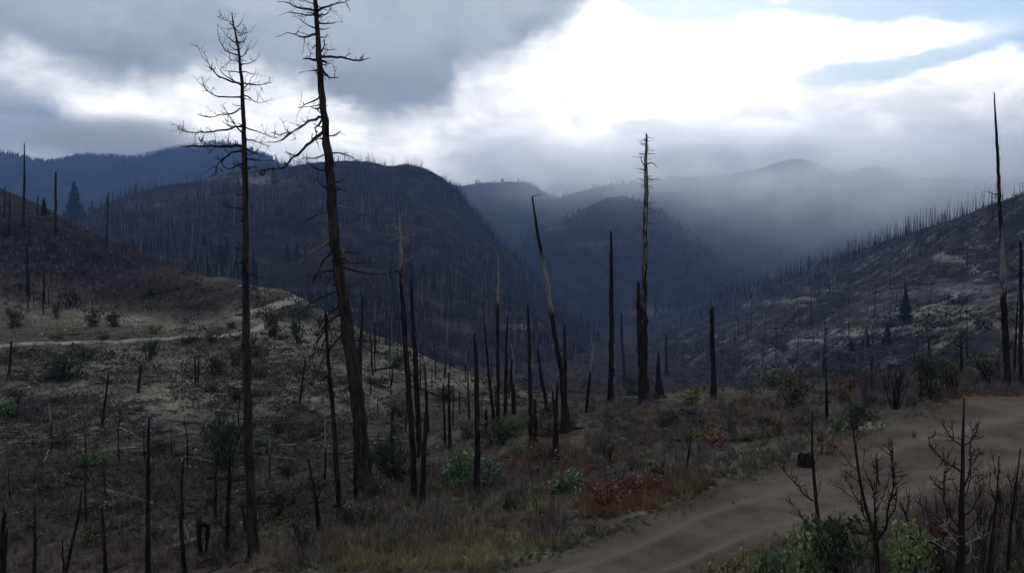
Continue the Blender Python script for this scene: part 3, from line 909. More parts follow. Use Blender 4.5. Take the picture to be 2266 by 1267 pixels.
T2 = [(688, -75, 4), (690, -40, 6), (697, 0, 9), (702, 60, 10), (706, 130, 12), (712, 200, 14), (718, 260, 15), (723, 320, 17), (731, 390, 20), (735, 460, 21), (742, 540, 22), (752, 620, 23), (765, 700, 26), (775, 780, 28), (788, 860, 30), (797, 950, 32), (806, 1030, 35), (812, 1098, 40)]
B2 = [(z7((645, 50), (600, 40), (540, 20), (505, 8)), 5), (z7((650, 70), (600, 68), (535, 55)), 4), (z7((655, 32), (625, 12), (600, 0)), 3), (z7((662, 50), (700, 30), (740, 20), (795, 0)), 5), (z7((665, 70), (700, 65), (715, 38)), 3.4), (z7((665, 105), (700, 108), (730, 102)), 4),
      (z7((652, 155), (610, 167), (565, 160), (525, 146)), 5), (z7((675, 235), (690, 215), (685, 182)), 4), (z7((690, 222), (715, 226), (740, 226)), 2), (z7((655, 202), (640, 215), (628, 222)), 3), (z7((675, 255), (740, 258), (800, 268), (850, 275), (890, 264)), 5.5),
      (z7((780, 262), (800, 250), (815, 244)), 2), (z7((660, 272), (625, 270), (590, 268)), 6), (z7((677, 275), (700, 284), (720, 290)), 5), (z7((660, 318), (640, 320), (625, 320)), 4), (z7((678, 305), (700, 345), (725, 355), (755, 348)), 4.5),
      (z7((670, 435), (640, 455), (600, 475), (575, 490)), 4), (z7((672, 475), (640, 480), (590, 490)), 3), (z7((680, 530), (630, 545), (580, 575), (520, 605), (450, 598)), 5.5), (z7((540, 600), (500, 635), (450, 645)), 4.5),
      (z7((685, 600), (650, 625), (600, 670), (550, 715), (500, 760), (400, 770)), 7), (z7((685, 628), (665, 628), (648, 634)), 4), (z7((680, 540), (655, 580), (650, 640)), 5), (z7((600, 670), (560, 700), (510, 688)), 4), (z7((720, 690), (760, 695), (810, 708), (850, 725)), 3.6),
      (z7((748, 935), (800, 945), (860, 965), (915, 1000)), 4, .75), (z7((738, 978), (710, 1020), (695, 1070), (680, 1095)), 5, .8), (z7((725, 1090), (670, 1120), (620, 1155), (585, 1185)), 5, .85), (z7((715, 1100), (650, 1125), (600, 1142)), 3.5, .7),
      (z7((735, 950), (680, 960), (640, 978), (600, 1005)), 3.5, .4), (z7((740, 1130), (700, 1160), (660, 1230), (640, 1285)), 5), (z7((765, 1135), (800, 1140), (845, 1145)), 4), (z7((770, 1130), (800, 1170), (820, 1205)), 3.5, .7),
      (((760, 640), (720, 655), (690, 670), (662, 695)), 5), (((765, 690), (725, 712), (700, 755), (688, 805)), 5), (((770, 725), (725, 780), (700, 830), (690, 850)), 4), (((768, 670), (730, 690), (708, 720), (700, 745)), 4), (((772, 760), (800, 752), (830, 765)), 3), (((758, 600), (715, 600), (690, 612)), 4)]
snag('tall thick burnt conifer leaning to the side, with its top out of sight above', T2, B2, mat='bark', group=G_TALL, bare=(0.35, 0.0), twig=(4, 0.38), wild=26, wild_len=2.6, sides=16, stubs=34, stub_len=.44, stub_range=(.05, .95), flare=.4)

# poles: (label, points from top to base, options)
G_POLE = 'charred trunks on the spur below the road'
def q3(*p): return [(700 + x / 2.534, 300 + y / 2.534, w) for x, y, w in p]

POLES = [
    ('thin dead trunk with a bleached twiggy tip, just beside the thick leaning conifer', [(884, 478, 3), (886, 520, 6), (888, 600, 9), (893, 700, 11), (902, 820, 12), (908, 900, 13), (914, 1000, 14), (916, 1112, 16)], dict(bare=(.9, .55, .1, -.2, -.3), stubs=26, stub_len=.55, stub_range=(.0, .3))),
    ('charred pole with a blunt broken top, next to the bleached twiggy trunk', [(910, 620, 6), (913, 700, 9), (919, 800, 11), (925, 920, 12), (930, 1010, 13)], dict(bare=(-.2, -.3))),
    ('short charred pole with a pointed top, leaning against two taller poles', [(946, 866, 4), (942, 930, 8), (938, 1020, 11), (934, 1118, 14)], dict(bare=(-.2, -.3))),
    ('straight black pole beside the green willow bush', [(1050, 738, 4), (1053, 800, 9), (1056, 900, 11), (1056, 1000, 13), (1055, 1092, 16)], dict(bare=(-.3, -.3), stubs=4, stub_len=.3)),
    ('slim charred pole leaning on a slant behind the straight black pole', [(1068, 668, 2), (1074, 740, 4), (1082, 830, 6), (1090, 900, 8), (1094, 946, 9)], dict(bare=(.1, -.3))),
    ('slim pole with a white bleached upper half and a black foot', [(1102, 560, 2), (1103, 610, 4), (1102, 650, 6), (1101, 720, 7), (1102, 830, 8), (1102, 940, 9)], dict(bare=(1.0, 1.0, .9, -.2, -.3, -.3))),
    ('plain charred pole close beside the white topped pole', [(1123, 700, 3), (1121, 760, 6), (1119, 860, 8), (1118, 942, 10)], dict(bare=(-.2, -.3))),
    ('charred pole with a pointed top, second pole before the long leaning trunk', [(1168, 672, 3), (1170, 740, 7), (1173, 850, 9), (1175, 940, 10), (1177, 998, 12)], dict(bare=(-.1, -.3))),
    ('short black pole touching the pointed pole on its far side', [(1184, 884, 6), (1185, 930, 8), (1187, 985, 9)], dict(bare=(-.3, -.3))),
    ('slanting charred pole between the pointed pole and the forked stump', [(1190, 776, 3), (1197, 830, 7), (1206, 880, 9), (1215, 920, 10)], dict(bare=(-.1, -.3))),
    ('long leaning dead trunk with a bleached middle and a bent twig at its top', [(1178, 436, 3), (1184, 480, 5), (1192, 530, 7), (1202, 580, 8), (1211, 625, 9), (1219, 680, 10), (1228, 740, 10), (1238, 800, 11), (1247, 860, 13), (1253, 955, 18)],
     dict(bare=(-.1, -.1, .1, .9, 1.0, .1, -.3, -.3, -.3), branches=[(((1178, 438), (1190, 431), (1205, 429)), 1.8, .3)], flare=.9)),
    ('black pole standing right behind the foot of the leaning trunk', [(1249, 718, 4), (1250, 780, 7), (1250, 860, 9), (1249, 940, 11)], dict(bare=(-.3, -.3))),
    ('short black stump trunk with a forked top', [(1234, 850, 5), (1231, 900, 9), (1229, 960, 12), (1227, 1030, 19)], dict(bare=(-.3, -.3), branches=[(((1229, 915), (1225, 885), (1224, 862)), 8, -.3)], flare=.6)),
    ('solid black pole with a square broken top, on the crest of the brush field', [(1352, 512, 4), (1353, 560, 7), (1353, 650, 9), (1353, 750, 11), (1352, 830, 12), (1351, 886, 14)], dict(bare=(-.3, -.3), stubs=6, stub_len=.3)),
    ('low black pole between the square topped pole and the two close trunks', [(1375, 694, 4), (1376, 750, 6), (1380, 800, 7), (1383, 850, 8)], dict(bare=(-.3, -.3))),
    ('thick black pole standing in front of the tall grey twiggy trunk', [(1412, 626, 7), (1414, 680, 11), (1417, 760, 14), (1420, 840, 16), (1422, 894, 19)], dict(bare=(-.3, -.3), stubs=5, stub_len=.3)),
    ('tall grey dead trunk bristling with short twigs, behind the thick black pole', [(1431, 297, 4), (1430, 330, 6), (1429, 375, 8), (1430, 440, 10), (1428, 520, 11), (1427, 600, 12), (1426, 700, 13), (1426, 780, 14), (1427, 850, 14)],
     dict(bare=(.55, .55, .5, .5, .35, -.2), stubs=60, stub_len=.75, stub_range=(.04, .5), d=52.0, branches=[(((1430, 365), (1440, 360), (1455, 370)), 3, .4), (((1429, 372), (1422, 360), (1416, 345)), 3, .4), (((1429, 372), (1420, 375), (1415, 368)), 2.5, .4), (((1430, 400), (1445, 396), (1464, 398)), 2, .4)])),
    ('stout black pointed stump by the yellow bush', [(1457, 778, 3), (1457, 810, 9), (1458, 850, 13), (1460, 880, 17)], dict(bare=(-.3, -.3), flare=.7)),
    ('small black pole behind the stout pointed stump', [(1474, 740, 5), (1474, 780, 6), (1475, 830, 7)], dict(bare=(-.3, -.3))),
    ('lone black pole with a flat top, just past the yellow bush', [(1575, 683, 9), (1576, 740, 10), (1578, 810, 11), (1580, 882, 14)], dict(bare=(-.3, -.3), stubs=3, stub_len=.25)),
    ('very tall thin dead trunk with a needle tip, at the far end of the road', [(2200, 205, 2), (2203, 260, 4), (2207, 330, 6), (2211, 420, 7), (2214, 500, 8), (2218, 580, 10), (2221, 660, 12), (2225, 740, 13), (2228, 800, 13), (2230, 858, 15)],
     dict(bare=(.45, .4, .35, .4, .75, .2, -.3, -.3), stubs=8, stub_len=.6, stub_range=(.2, .42), branches=[(((2211, 428), (2200, 430), (2184, 424)), 3, .3), (((2211, 432), (2202, 436), (2192, 434)), 2.4, .3)])),
    ('black pole at the edge of view past the needle tipped trunk', [(2259, 535, 5), (2259, 640, 7), (2259, 760, 8), (2260, 850, 10)], dict(bare=(-.3, -.3))),
    ('thin short pole between the needle tipped trunk and the pole at the edge of view', [(2253, 650, 2), (2248, 740, 4), (2244, 830, 6)], dict(bare=(-.2, -.3))),
    ('burnt young conifer with drooping bare branches, between the two tall conifers', [(720, 688, 4), (724, 760, 7), (729, 830, 9), (737, 920, 10), (744, 1020, 11), (753, 1150, 13)],
     dict(bare=(-.1, -.3), twig=(1.4, .25), branches=[(((721, 725), (708, 745), (695, 775), (684, 812)), 4), (((722, 745), (712, 770), (704, 790)), 3), (((727, 830), (708, 842), (685, 850)), 4), (((722, 700), (732, 740), (730, 775)), 3)])),
    ('crooked thin burnt trunk on the verge by the small white flowered shrub', [(683, 1014, 5), (690, 1060, 7), (700, 1110, 9), (707, 1188, 12)], dict(bare=(-.2, -.3), branches=[(((700, 1110), (712, 1080), (716, 1050)), 3)])),
    ('thin charred pole hugging the foot of the thick leaning conifer', [(785, 985, 5), (786, 1050, 8), (787, 1122, 10)], dict(bare=(-.3, -.3))),
    ('short burnt tree trunk with a small green crown sprouting round it', [(869, 905, 6), (868, 960, 9), (867, 1050, 12)], dict(bare=(-.3, -.3))),
    ('short black post on the gully floor beside the straight black pole', [(1076, 906, 6), (1076, 930, 7), (1076, 964, 9)], dict(bare=(-.3, -.3))),
    ('thin dark pole of a close pair, before the grassy spur', [(993, 824, 4), (994, 900, 6), (996, 996, 8)], dict(bare=(-.2, -.3))),
    ('thinner pole of the close pair, on its shaded side', [(981, 848, 3), (983, 920, 5), (985, 990, 6)], dict(bare=(-.2, -.3))),
    ('slim slanting pole on the grassy spur beside the pale rock band', [(1035, 823, 3), (1037, 880, 4), (1039, 932, 5)], dict(bare=(-.2, -.3))),
    ('thin pole on the spur, first behind the bleached twiggy trunk', [(940, 800, 3), (943, 870, 5), (948, 960, 7)], dict(bare=(-.2, -.3))),
    # left hillside
    ('short black pole below the pale end of the track', [(25, 756, 4), (22, 800, 5), (19, 834, 6)], dict(bare=(-.3, -.3))),
    ('little black stub beside the green bush at the edge of view', [(41, 878, 5), (39, 900, 6), (37, 922, 7)], dict(bare=(-.3, -.3))),
    ('leaning thin pole in the middle of the scrubby slope', [(241, 824, 3), (234, 880, 5), (225, 948, 7)], dict(bare=(-.2, -.3))),
    ('stubby dark pole among shrubs in the middle of the scrubby slope', [(313, 808, 5), (309, 838, 6), (306, 868, 7)], dict(bare=(-.3, -.3))),
    ('thin pole of the twin poles below the bend of the track', [(431, 788, 3), (432, 820, 4), (433, 852, 4)], dict(bare=(-.2, -.3))),
    ('slightly taller of the twin poles below the bend of the track', [(440, 786, 3), (439, 820, 4), (438, 856, 5)], dict(bare=(-.2, -.3))),
    ('bare burnt pole standing alone low on the slope before the first tall conifer', [(330, 922, 4), (328, 1000, 7), (327, 1090, 9), (327, 1180, 10), (329, 1285, 13)], dict(bare=(-.1, -.3), stubs=3, stub_len=.4)),
    ('bent burnt pole, next after the bare pole towards the first tall conifer', [(404, 1020, 4), (402, 1080, 6), (401, 1150, 8), (404, 1210, 9), (412, 1290, 12)], dict(bare=(.2, -.3), branches=[(((402, 1070), (394, 1060), (390, 1052)), 3)])),
    ('charred pole in front of the twin black stump', [(478, 1028, 5), (477, 1090, 7), (476, 1160, 9)], dict(bare=(-.3, -.3))),
    ('charred pole leaning in beside the first tall conifer', [(509, 1008, 5), (506, 1080, 8), (504, 1160, 9), (502, 1234, 12)], dict(bare=(-.3, -.3), branches=[(((506, 1110), (512, 1060), (515, 1010)), 4)])),
    ('thin crooked pole close to the foot of the first tall conifer', [(533, 1105, 3), (538, 1130, 5), (546, 1180, 7)], dict(bare=(-.2, -.3))),
    ('twin black burnt stump joined across its top', [(440, 1150, 12), (440, 1180, 11), (443, 1210, 9), (447, 1246, 9)], dict(bare=(-.3, -.3), name='burnt_stump', cat='stump', branches=[(((438, 1162), (450, 1158), (460, 1170), (458, 1210), (455, 1246)), 14, -.3)])),
    ('curved burnt pole low in front, with a forked companion stem at its side', [(226, 1120, 4), (228, 1170, 6), (231, 1220, 8), (236, 1290, 11)], dict(bare=(-.2, -.3))),
    ('burnt sapling leaning on a long slant from a forked foot', [(181, 1085, 3), (174, 1140, 5), (160, 1200, 6), (141, 1285, 9)], dict(bare=(-.2, -.3), branches=[(((143, 1275), (139, 1230), (138, 1192)), 6, -.3)])),
    ('dark jagged pole cut off by the corner of the picture', [(10, 1130, 7), (7, 1180, 10), (2, 1290, 14)], dict(bare=(-.3, -.3))),
    ('thin pole standing next to the dark jagged pole', [(16, 1168, 4), (13, 1220, 5), (9, 1290, 7)], dict(bare=(-.3, -.3))),
    ('slim burnt stem with short side twigs between the slanting sapling and the jagged pole', [(77, 1120, 4), (77, 1190, 6), (76, 1285, 9)], dict(bare=(-.2, -.3), branches=[(((77, 1200), (88, 1185), (98, 1180)), 3), (((77, 1170), (68, 1160), (60, 1158)), 3)])),
    ('slanting thin pole on the grassy slope beside the burnt young conifer', [(676, 790, 3), (670, 840, 4), (663, 892, 5)], dict(bare=(-.2, -.3))),
    ('pole behind the thick leaning conifer, standing up from the grassy slope', [(803, 655, 4), (800, 720, 6), (797, 800, 8), (796, 880, 10)], dict(bare=(-.1, -.2))),
    # on the knoll
    ('tall needle thin dead tree on the dark knoll', [(54, 318, 2), (54, 380, 4), (53, 440, 5), (51, 502, 7)], dict(bare=(-.2, -.3))),
    ('straight dead tree on the edge of the dark knoll by the green conifer', [(123, 381, 4), (123, 450, 5), (122, 524, 6)], dict(bare=(-.2, -.3))),
    ('dead tree at the edge of view on top of the dark knoll', [(11, 412, 2), (10, 450, 3), (10, 482, 4)], dict(bare=(-.2, -.3))),
    ('dead tree on the knoll, between the edge of view and the needle thin tree', [(22, 428, 2), (21, 470, 4), (20, 522, 5)], dict(bare=(-.2, -.3))),
    ('small dead tree on the knoll top between the two tall ones', [(84, 432, 2), (83, 452, 3), (83, 474, 4)], dict(bare=(-.2, -.3))),
    ('thin dead tree on the low end of the knoll ridge', [(240, 426, 2), (238, 480, 3), (236, 550, 4)], dict(bare=(-.2, -.3))),
    ('dead tree at the foot of the knoll where the straw grass starts', [(59, 540, 3), (61, 600, 5), (62, 656, 7)], dict(bare=(-.2, -.3))),
    ('second dead tree at the foot of the knoll, nearer the dry bushes', [(97, 600, 3), (97, 630, 4), (97, 672, 5)], dict(bare=(-.2, -.3))),
]
nsnag = 2
for lab, pts_, kw in POLES:
    kw = dict(kw)
    if 'stubs' not in kw and pts_[-1][1] > 700: kw.update(stubs=7, stub_len=.3, stub_range=(.15, .97))
    kw.setdefault('group', G_POLE if pts_[-1][0] > 600 else 'burnt poles on the scrubby hillside')
    if lab.startswith('twin black'): kw['group'] = None
    snag(lab, pts_, **kw); nsnag += 1

# burnt saplings in front
def z6(*p): return [(1300 + x / 2.346, 800 + y / 2.346) for x, y in p]


G_SAP = 'burnt saplings beside the road'
def sapling(label, pts_, br, d, **kw):
    return snag(label, pts_, br, name='burnt_sapling', cat='sapling', mat='twig', group=G_SAP, d=d, sides=8, flare=.3, thick=.8, **kw)


sapling('slender burnt sapling with one long side branch, nearest the black stump block', [(1797, 905, 3), (1797, 960, 5), (1798, 1013, 7), (1802, 1060, 9), (1806, 1110, 10), (1811, 1150, 11), (1815, 1190, 13), (1822, 1285, 15)],
        [(z6((1172, 720), (1130, 690), (1080, 630), (1040, 590), (1005, 545)), 5, .3), (z6((1150, 705), (1120, 660), (1090, 640)), 3, .5), (z6((1170, 870), (1130, 830), (1080, 760), (1050, 720)), 4), (z6((1190, 700), (1205, 640), (1200, 590)), 2),
         (z6((1168, 560), (1190, 520), (1200, 480)), 2), (z6((1165, 420), (1140, 380), (1130, 340)), 2), (z6((1168, 480), (1195, 440), (1205, 395)), 2)], 14.5, bare=(0, -.3), twig=(15, .19))
sapling('many stemmed burnt sapling with a candelabra of upright branches', [(1883, 905, 3), (1890, 965, 5), (1897, 1020, 7), (1906, 1080, 8), (1916, 1125, 9), (1930, 1165, 10), (1938, 1190, 14), (1940, 1290, 18)],
        [(z6((1500, 930), (1545, 860), (1560, 760), (1590, 650), (1585, 560), (1577, 425)), 8), (z6((1555, 830), (1600, 760), (1605, 650), (1583, 560)), 5), (z6((1498, 900), (1492, 800), (1490, 700), (1470, 640), (1460, 600)), 7), (z6((1490, 700), (1520, 660), (1545, 610)), 4, .8),
         (z6((1490, 690), (1500, 640), (1497, 500)), 4), (z6((1515, 640), (1508, 560), (1497, 490)), 5), (z6((1420, 640), (1380, 600), (1320, 570)), 4), (z6((1405, 560), (1360, 520), (1330, 470)), 3), (z6((1430, 740), (1390, 700), (1340, 610)), 3.5), (z6((1440, 760), (1360, 690), (1280, 640)), 3),
         (z6((1470, 830), (1420, 820), (1360, 790)), 3), (z6((1460, 830), (1420, 760), (1430, 640)), 5), (z6((1425, 560), (1438, 500), (1436, 440)), 2.5), (z6((1500, 780), (1540, 700), (1560, 600)), 3), (z6((1390, 470), (1400, 420), (1395, 360)), 2.5), (z6((1480, 880), (1430, 900), (1380, 850)), 4)],
        12.0, bare=(-.1, -.3), twig=(15, .18))
sapling('forked thin burnt sapling between the candelabra one and the broad one', [(1992, 1110, 3), (2004, 1136, 5), (2012, 1165, 6), (2020, 1200, 7), (2031, 1245, 8), (2036, 1300, 9)],
        [(z6((1655, 785), (1672, 720), (1675, 650)), 4), (z6((1655, 790), (1625, 750), (1612, 715)), 3), (z6((1650, 785), (1640, 740), (1650, 690)), 2)], 12.5, bare=(-.1, -.3), twig=(12, .16))
sapling('broad burnt sapling with a straight leader and spreading limbs, bleached at its foot', [(2134, 880, 4), (2132, 930, 6), (2131, 985, 9), (2130, 1050, 11), (2129, 1110, 14), (2128, 1180, 18), (2126, 1230, 22), (2124, 1290, 27)],
        [(z6((1942, 572), (1900, 545), (1850, 510), (1800, 450), (1765, 378)), 6, .3), (z6((1942, 432), (1900, 410), (1860, 350), (1842, 318)), 5), (z6((1955, 432), (1990, 410), (2015, 370), (2025, 300)), 5), (z6((1995, 405), (2000, 360), (1990, 330)), 3), (z6((1900, 400), (1890, 360), (1880, 330)), 3),
         (z6((1958, 640), (1985, 560), (1990, 480), (1985, 420)), 6), (z6((1985, 540), (2020, 500), (2040, 450)), 4), (z6((1960, 700), (1985, 620), (1990, 560)), 4), (z6((1935, 860), (1880, 800), (1850, 690), (1850, 560)), 6), (z6((1860, 670), (1810, 640), (1775, 590)), 5), (z6((1850, 620), (1870, 580), (1875, 530)), 3),
         (z6((1935, 960), (1890, 910), (1860, 870), (1855, 825)), 5, 1.0), (z6((1955, 950), (2000, 930), (2060, 890)), 5, .8), (z6((1950, 990), (2020, 970), (2080, 880), (2110, 780), (2125, 690)), 8), (z6((1915, 1000), (1850, 960), (1780, 925)), 4, .7), (z6((1925, 1040), (1880, 990), (1830, 960)), 5, .5),
         (z6((1930, 900), (1850, 830), (1760, 760), (1700, 720)), 4), (z6((1980, 900), (1990, 1000), (1980, 1050)), 4, .9), (z6((1950, 800), (2010, 740), (2035, 660), (2040, 600)), 4), (z6((1940, 680), (1905, 640), (1890, 580)), 3, .4), (z6((1945, 750), (1920, 700), (1910, 650)), 3), (z6((1955, 880), (2010, 840), (2040, 780)), 4)],
        11.0, bare=(-.1, .0), twig=(15, .18))
sapling('leaning burnt sapling with crossed twigs near the edge of view', [(2211, 1010, 3), (2208, 1060, 4), (2205, 1110, 5), (2198, 1170, 7), (2190, 1230, 9), (2186, 1295, 10)],
        [(z6((2130, 620), (2115, 570), (2110, 500)), 3), (z6((2125, 600), (2140, 560), (2138, 520)), 2.5), (z6((2115, 720), (2090, 640), (2095, 560)), 3)], 11.5, bare=(-.1, -.2), twig=(15, .18))
sapling('outermost burnt sapling at the edge of view, bent outward', [(2258, 992, 3), (2251, 1050, 5), (2243, 1110, 6), (2236, 1170, 8), (2232, 1230, 9), (2228, 1295, 11)],
        [(z6((2220, 600), (2195, 620), (2180, 590)), 3), (z6((2200, 700), (2240, 640), (2262, 560)), 3), (z6((2190, 800), (2150, 730), (2140, 660)), 3)], 11.8, bare=(-.1, -.2), twig=(15, .19))

# ------------------------------------------------------------------ tracks across the slopes
def hit_line(P, half, only=None):
    L = []
    for p in P:
        h = hit(p[0], p[1], only)
        if h and (not L or abs(math.log(h[0].y / L[-1][1])) < .3): L.append((h[0].x, h[0].y, half))
    return smooth_line(L, max(12, len(L) * 8))


bend = ribbon('dirt_track', hit_line([(-120, 770), (-40, 767), (30, 764), (100, 759), (170, 757), (250, 757), (330, 752), (400, 748), (470, 744), (530, 738), (568, 729), (590, 717)], 0.75, ('ground',)), lambda x, y: ground_z(x, y, False), 0.10, 9, M['track'], 0.25, 21)
tag(bend, kind='structure')
bend2 = ribbon('dirt_track', hit_line([(540, 694), (575, 686), (610, 676), (640, 666), (662, 658), (675, 652)], 0.95, ('ground',)), lambda x, y: ground_z(x, y, False), 0.10, 9, M['track'], 0.25, 23)
tag(bend2, kind='structure')
_dz = np.vectorize(lambda x, y: drop(float(x), float(y)))
for k_, (ln, hw) in enumerate((([(1735, 764), (1800, 752), (1880, 740), (1960, 729), (2040, 722), (2120, 716)], 1.6), ([(1650, 672), (1700, 666), (1750, 666), (1805, 662)], 2.2), ([(2070, 566), (2100, 572), (2135, 570)], 2.4), ([(2105, 574), (2140, 588), (2190, 604)], 2.0),
                               ([(1990, 700), (2040, 684), (2090, 668), (2120, 645)], 1.6), ([(2060, 712), (2140, 700), (2230, 690)], 1.4))):
    tag(ribbon('forest_track', hit_line(ln, hw, ('ridge',)), _dz, 0.25, 5, M['far_track'], 0.35, 30 + k_), kind='structure')


# ------------------------------------------------------------------ plants
def leaf_quads(P, size, rng, tint=None, up=0.35, aspect=0.55):
    """small pointed leaves at the points P"""
    n = len(P)
    d = rng.normal(0, 1, (n, 3)) + np.array([0, 0, up]); d /= np.linalg.norm(d, axis=1)[:, None]
    s = np.cross(d, rng.normal(0, 1, (n, 3))); s /= np.linalg.norm(s, axis=1)[:, None] + 1e-9
    l = size * rng.uniform(0.6, 1.3, (n, 1)); w = l * aspect * 0.5
    fold = np.cross(d, s) * w * 0.5
    V = np.stack([P - d * l * .5, P + s * w + fold, P + d * l * .5, P - s * w + fold], 1).reshape(-1, 3)
    k = np.arange(n)[:, None] * 4
    T = np.concatenate([k + np.array([[0, 1, 2]]), k + np.array([[0, 2, 3]])])
    t = rng.uniform(0, 1, n) if tint is None else tint
    return V, T, np.repeat(t, 4)


def stem_set(rng, n, h, spread, r, mesh_name, mat, twig_n=6, twig_l=0.25, bare=0.0):
    g = Geo(); ends = []
    for _ in range(n):
        a = rng.uniform(0, 2 * math.pi); q = rng.uniform(0.2, 1) * spread
        p0 = np.array([math.cos(a), math.sin(a), 0]) * 0.08 * spread - np.array([0, 0, 0.15])
        p2 = np.array([math.cos(a) * q, math.sin(a) * q, h * rng.uniform(.6, 1.0)])
        p1 = (p0 + p2) / 2 + rng.normal(0, .08 * h, 3) + np.array([0, 0, .08 * h])
        L = resample(np.array([p0, p1, p2]), h / 5)
        g.tube(L, np.linspace(r, r * .3, len(L)), 4, 0.05, bare + rng.uniform(-.2, .2), False, rng)
        twigs(g, L, r * 0.35, twig_n, twig_l * h, rng, 0.5, 1, bare)
        ends.append(L)
    return g.mesh(mesh_name, mat), ends


def leafy(seed, n_leaf, size, mat, h=1.0, spread=0.7, stems=8, bare=0):
    rng = np.random.default_rng(seed)
    st, ends = stem_set(rng, stems, h, spread, 0.022, 'stem', M['twig'], 4, 0.22, bare)
    C = []
    for L in ends:
        for t in (0.3, 0.55, 0.8, 1.0):
            i = int(t * (len(L) - 1)); C.append((L[i] + rng.normal(0, .07, 3), rng.uniform(.16, .30)))
    C = np.array([(*c, r) for c, r in C])
    i = rng.integers(0, len(C), n_leaf)
    v = rng.normal(0, 1, (n_leaf, 3)); v /= np.linalg.norm(v, axis=1)[:, None]
    P = C[i, :3] + v * (C[i, 3] * rng.uniform(.45, 1.08, n_leaf) ** .6)[:, None] * np.array([1, 1, .8])
    P[:, 2] = np.abs(P[:, 2]) + 0.02
    tint = np.clip(0.5 + 0.35 * np.repeat(rng.normal(0, 1, len(C)), 1)[i] * .6 + rng.normal(0, .2, n_leaf), 0, 1)
    V, T, t = leaf_quads(P, size, rng, tint)
    return st, mesh_from('foliage', V, T, mat, False, {'tint': t})


M['leaf_dark'] = mat_leaf('dark green leaves', (0.029, 0.042, 0.026), (0.070, 0.095, 0.049), (0.150, 0.150, 0.088))
M['leaf_green'] = mat_leaf('green leaves', (0.042, 0.091, 0.039), (0.105, 0.185, 0.066), (0.229, 0.281, 0.140))
M['leaf_bright'] = mat_leaf('bright green leaves', (0.088, 0.166, 0.035), (0.205, 0.302, 0.069), (0.390, 0.390, 0.234))
M['leaf_olive'] = mat_leaf('olive leaves', (0.057, 0.056, 0.033), (0.122, 0.111, 0.062), (0.195, 0.179, 0.114))
M['leaf_rust'] = mat_leaf('rust brown leaves', (0.090, 0.039, 0.023), (0.203, 0.091, 0.048), (0.277, 0.179, 0.114))
M['leaf_sage'] = mat_leaf('grey green leaves', (0.070, 0.090, 0.074), (0.125, 0.150, 0.125), (0.19, 0.205, 0.18))
M['leaf_yellow'] = mat_leaf('yellow leaves', (0.138, 0.117, 0.039), (0.277, 0.235, 0.090), (0.358, 0.308, 0.146))
M['conifer'] = mat_leaf('conifer needles', (0.012, 0.020, 0.013), (0.030, 0.042, 0.026), (0.045, 0.055, 0.035), 0.0)
M['purple'] = mat_wood('grey purple twigs', (0.063, 0.050, 0.062), (0.133, 0.109, 0.126), (0.168, 0.140, 0.147), (0.280, 0.252, 0.259))
M['pale_twig'] = mat_wood('bleached twigs', (0.05, 0.045, 0.045), (0.11, 0.10, 0.10), (0.18, 0.17, 0.165), (0.32, 0.30, 0.29))

KIND = {}
for k_, (mt, nl, sz) in {'dark': ('leaf_dark', 800, .14), 'green': ('leaf_green', 760, .13), 'bright': ('leaf_bright', 900, .11), 'olive': ('leaf_olive', 700, .13), 'rust': ('leaf_rust', 480, .11), 'sage': ('leaf_sage', 640, .12), 'yellow': ('leaf_yellow', 900, .11)}.items():
    KIND[k_] = [leafy(100 + 7 * j + len(k_) * 31 + ord(k_[0]), nl, sz, M[mt]) for j in range(4)]
for k_, mt, b_ in (('twiggy', 'purple', .1), ('burnt', 'char', -.3), ('pale', 'pale_twig', .5)):
    KIND[k_] = [(stem_set(np.random.default_rng(300 + j + ord(k_[0])), 13, 1.0, .55, .016, 'stem', M[mt], 9, .26, b_)[0], None) for j in range(4)]
KIND['thicket'] = [(stem_set(np.random.default_rng(350 + j), 16, 1.0, .6, .0075, 'stem', M['twig'], 15, .22, -.1)[0], None) for j in range(4)]
WORD = {'thicket': 'leafless dark', 'dark': 'dark green', 'green': 'green', 'bright': 'bright green', 'olive': 'olive brown', 'rust': 'rust red', 'sage': 'grey green', 'yellow': 'yellow', 'twiggy': 'leafless grey purple', 'burnt': 'leafless black', 'pale': 'leafless pale'}
nrng = np.random.default_rng(5)
TODO = []      # scattered things that get their labels once all landmarks stand


def shrub(kind, p, w, h, label, group=None, cat='shrub', name='shrub'):
    st, fo = KIND[kind][nrng.integers(0, 4)]
    rz = nrng.uniform(0, 6.28)
    if fo is None:
        o = link(name, st, None, p)
    else:
        o = empty(name, p)
        link('foliage', fo, o); link('stem', st, o)
    o.rotation_euler = (nrng.normal(0, .06), nrng.normal(0, .06), rz)
    o.scale = (w / 1.5, w / 1.5 * nrng.uniform(.85, 1.15), h / 1.1)
    tag(o, label, cat, group)
    return o


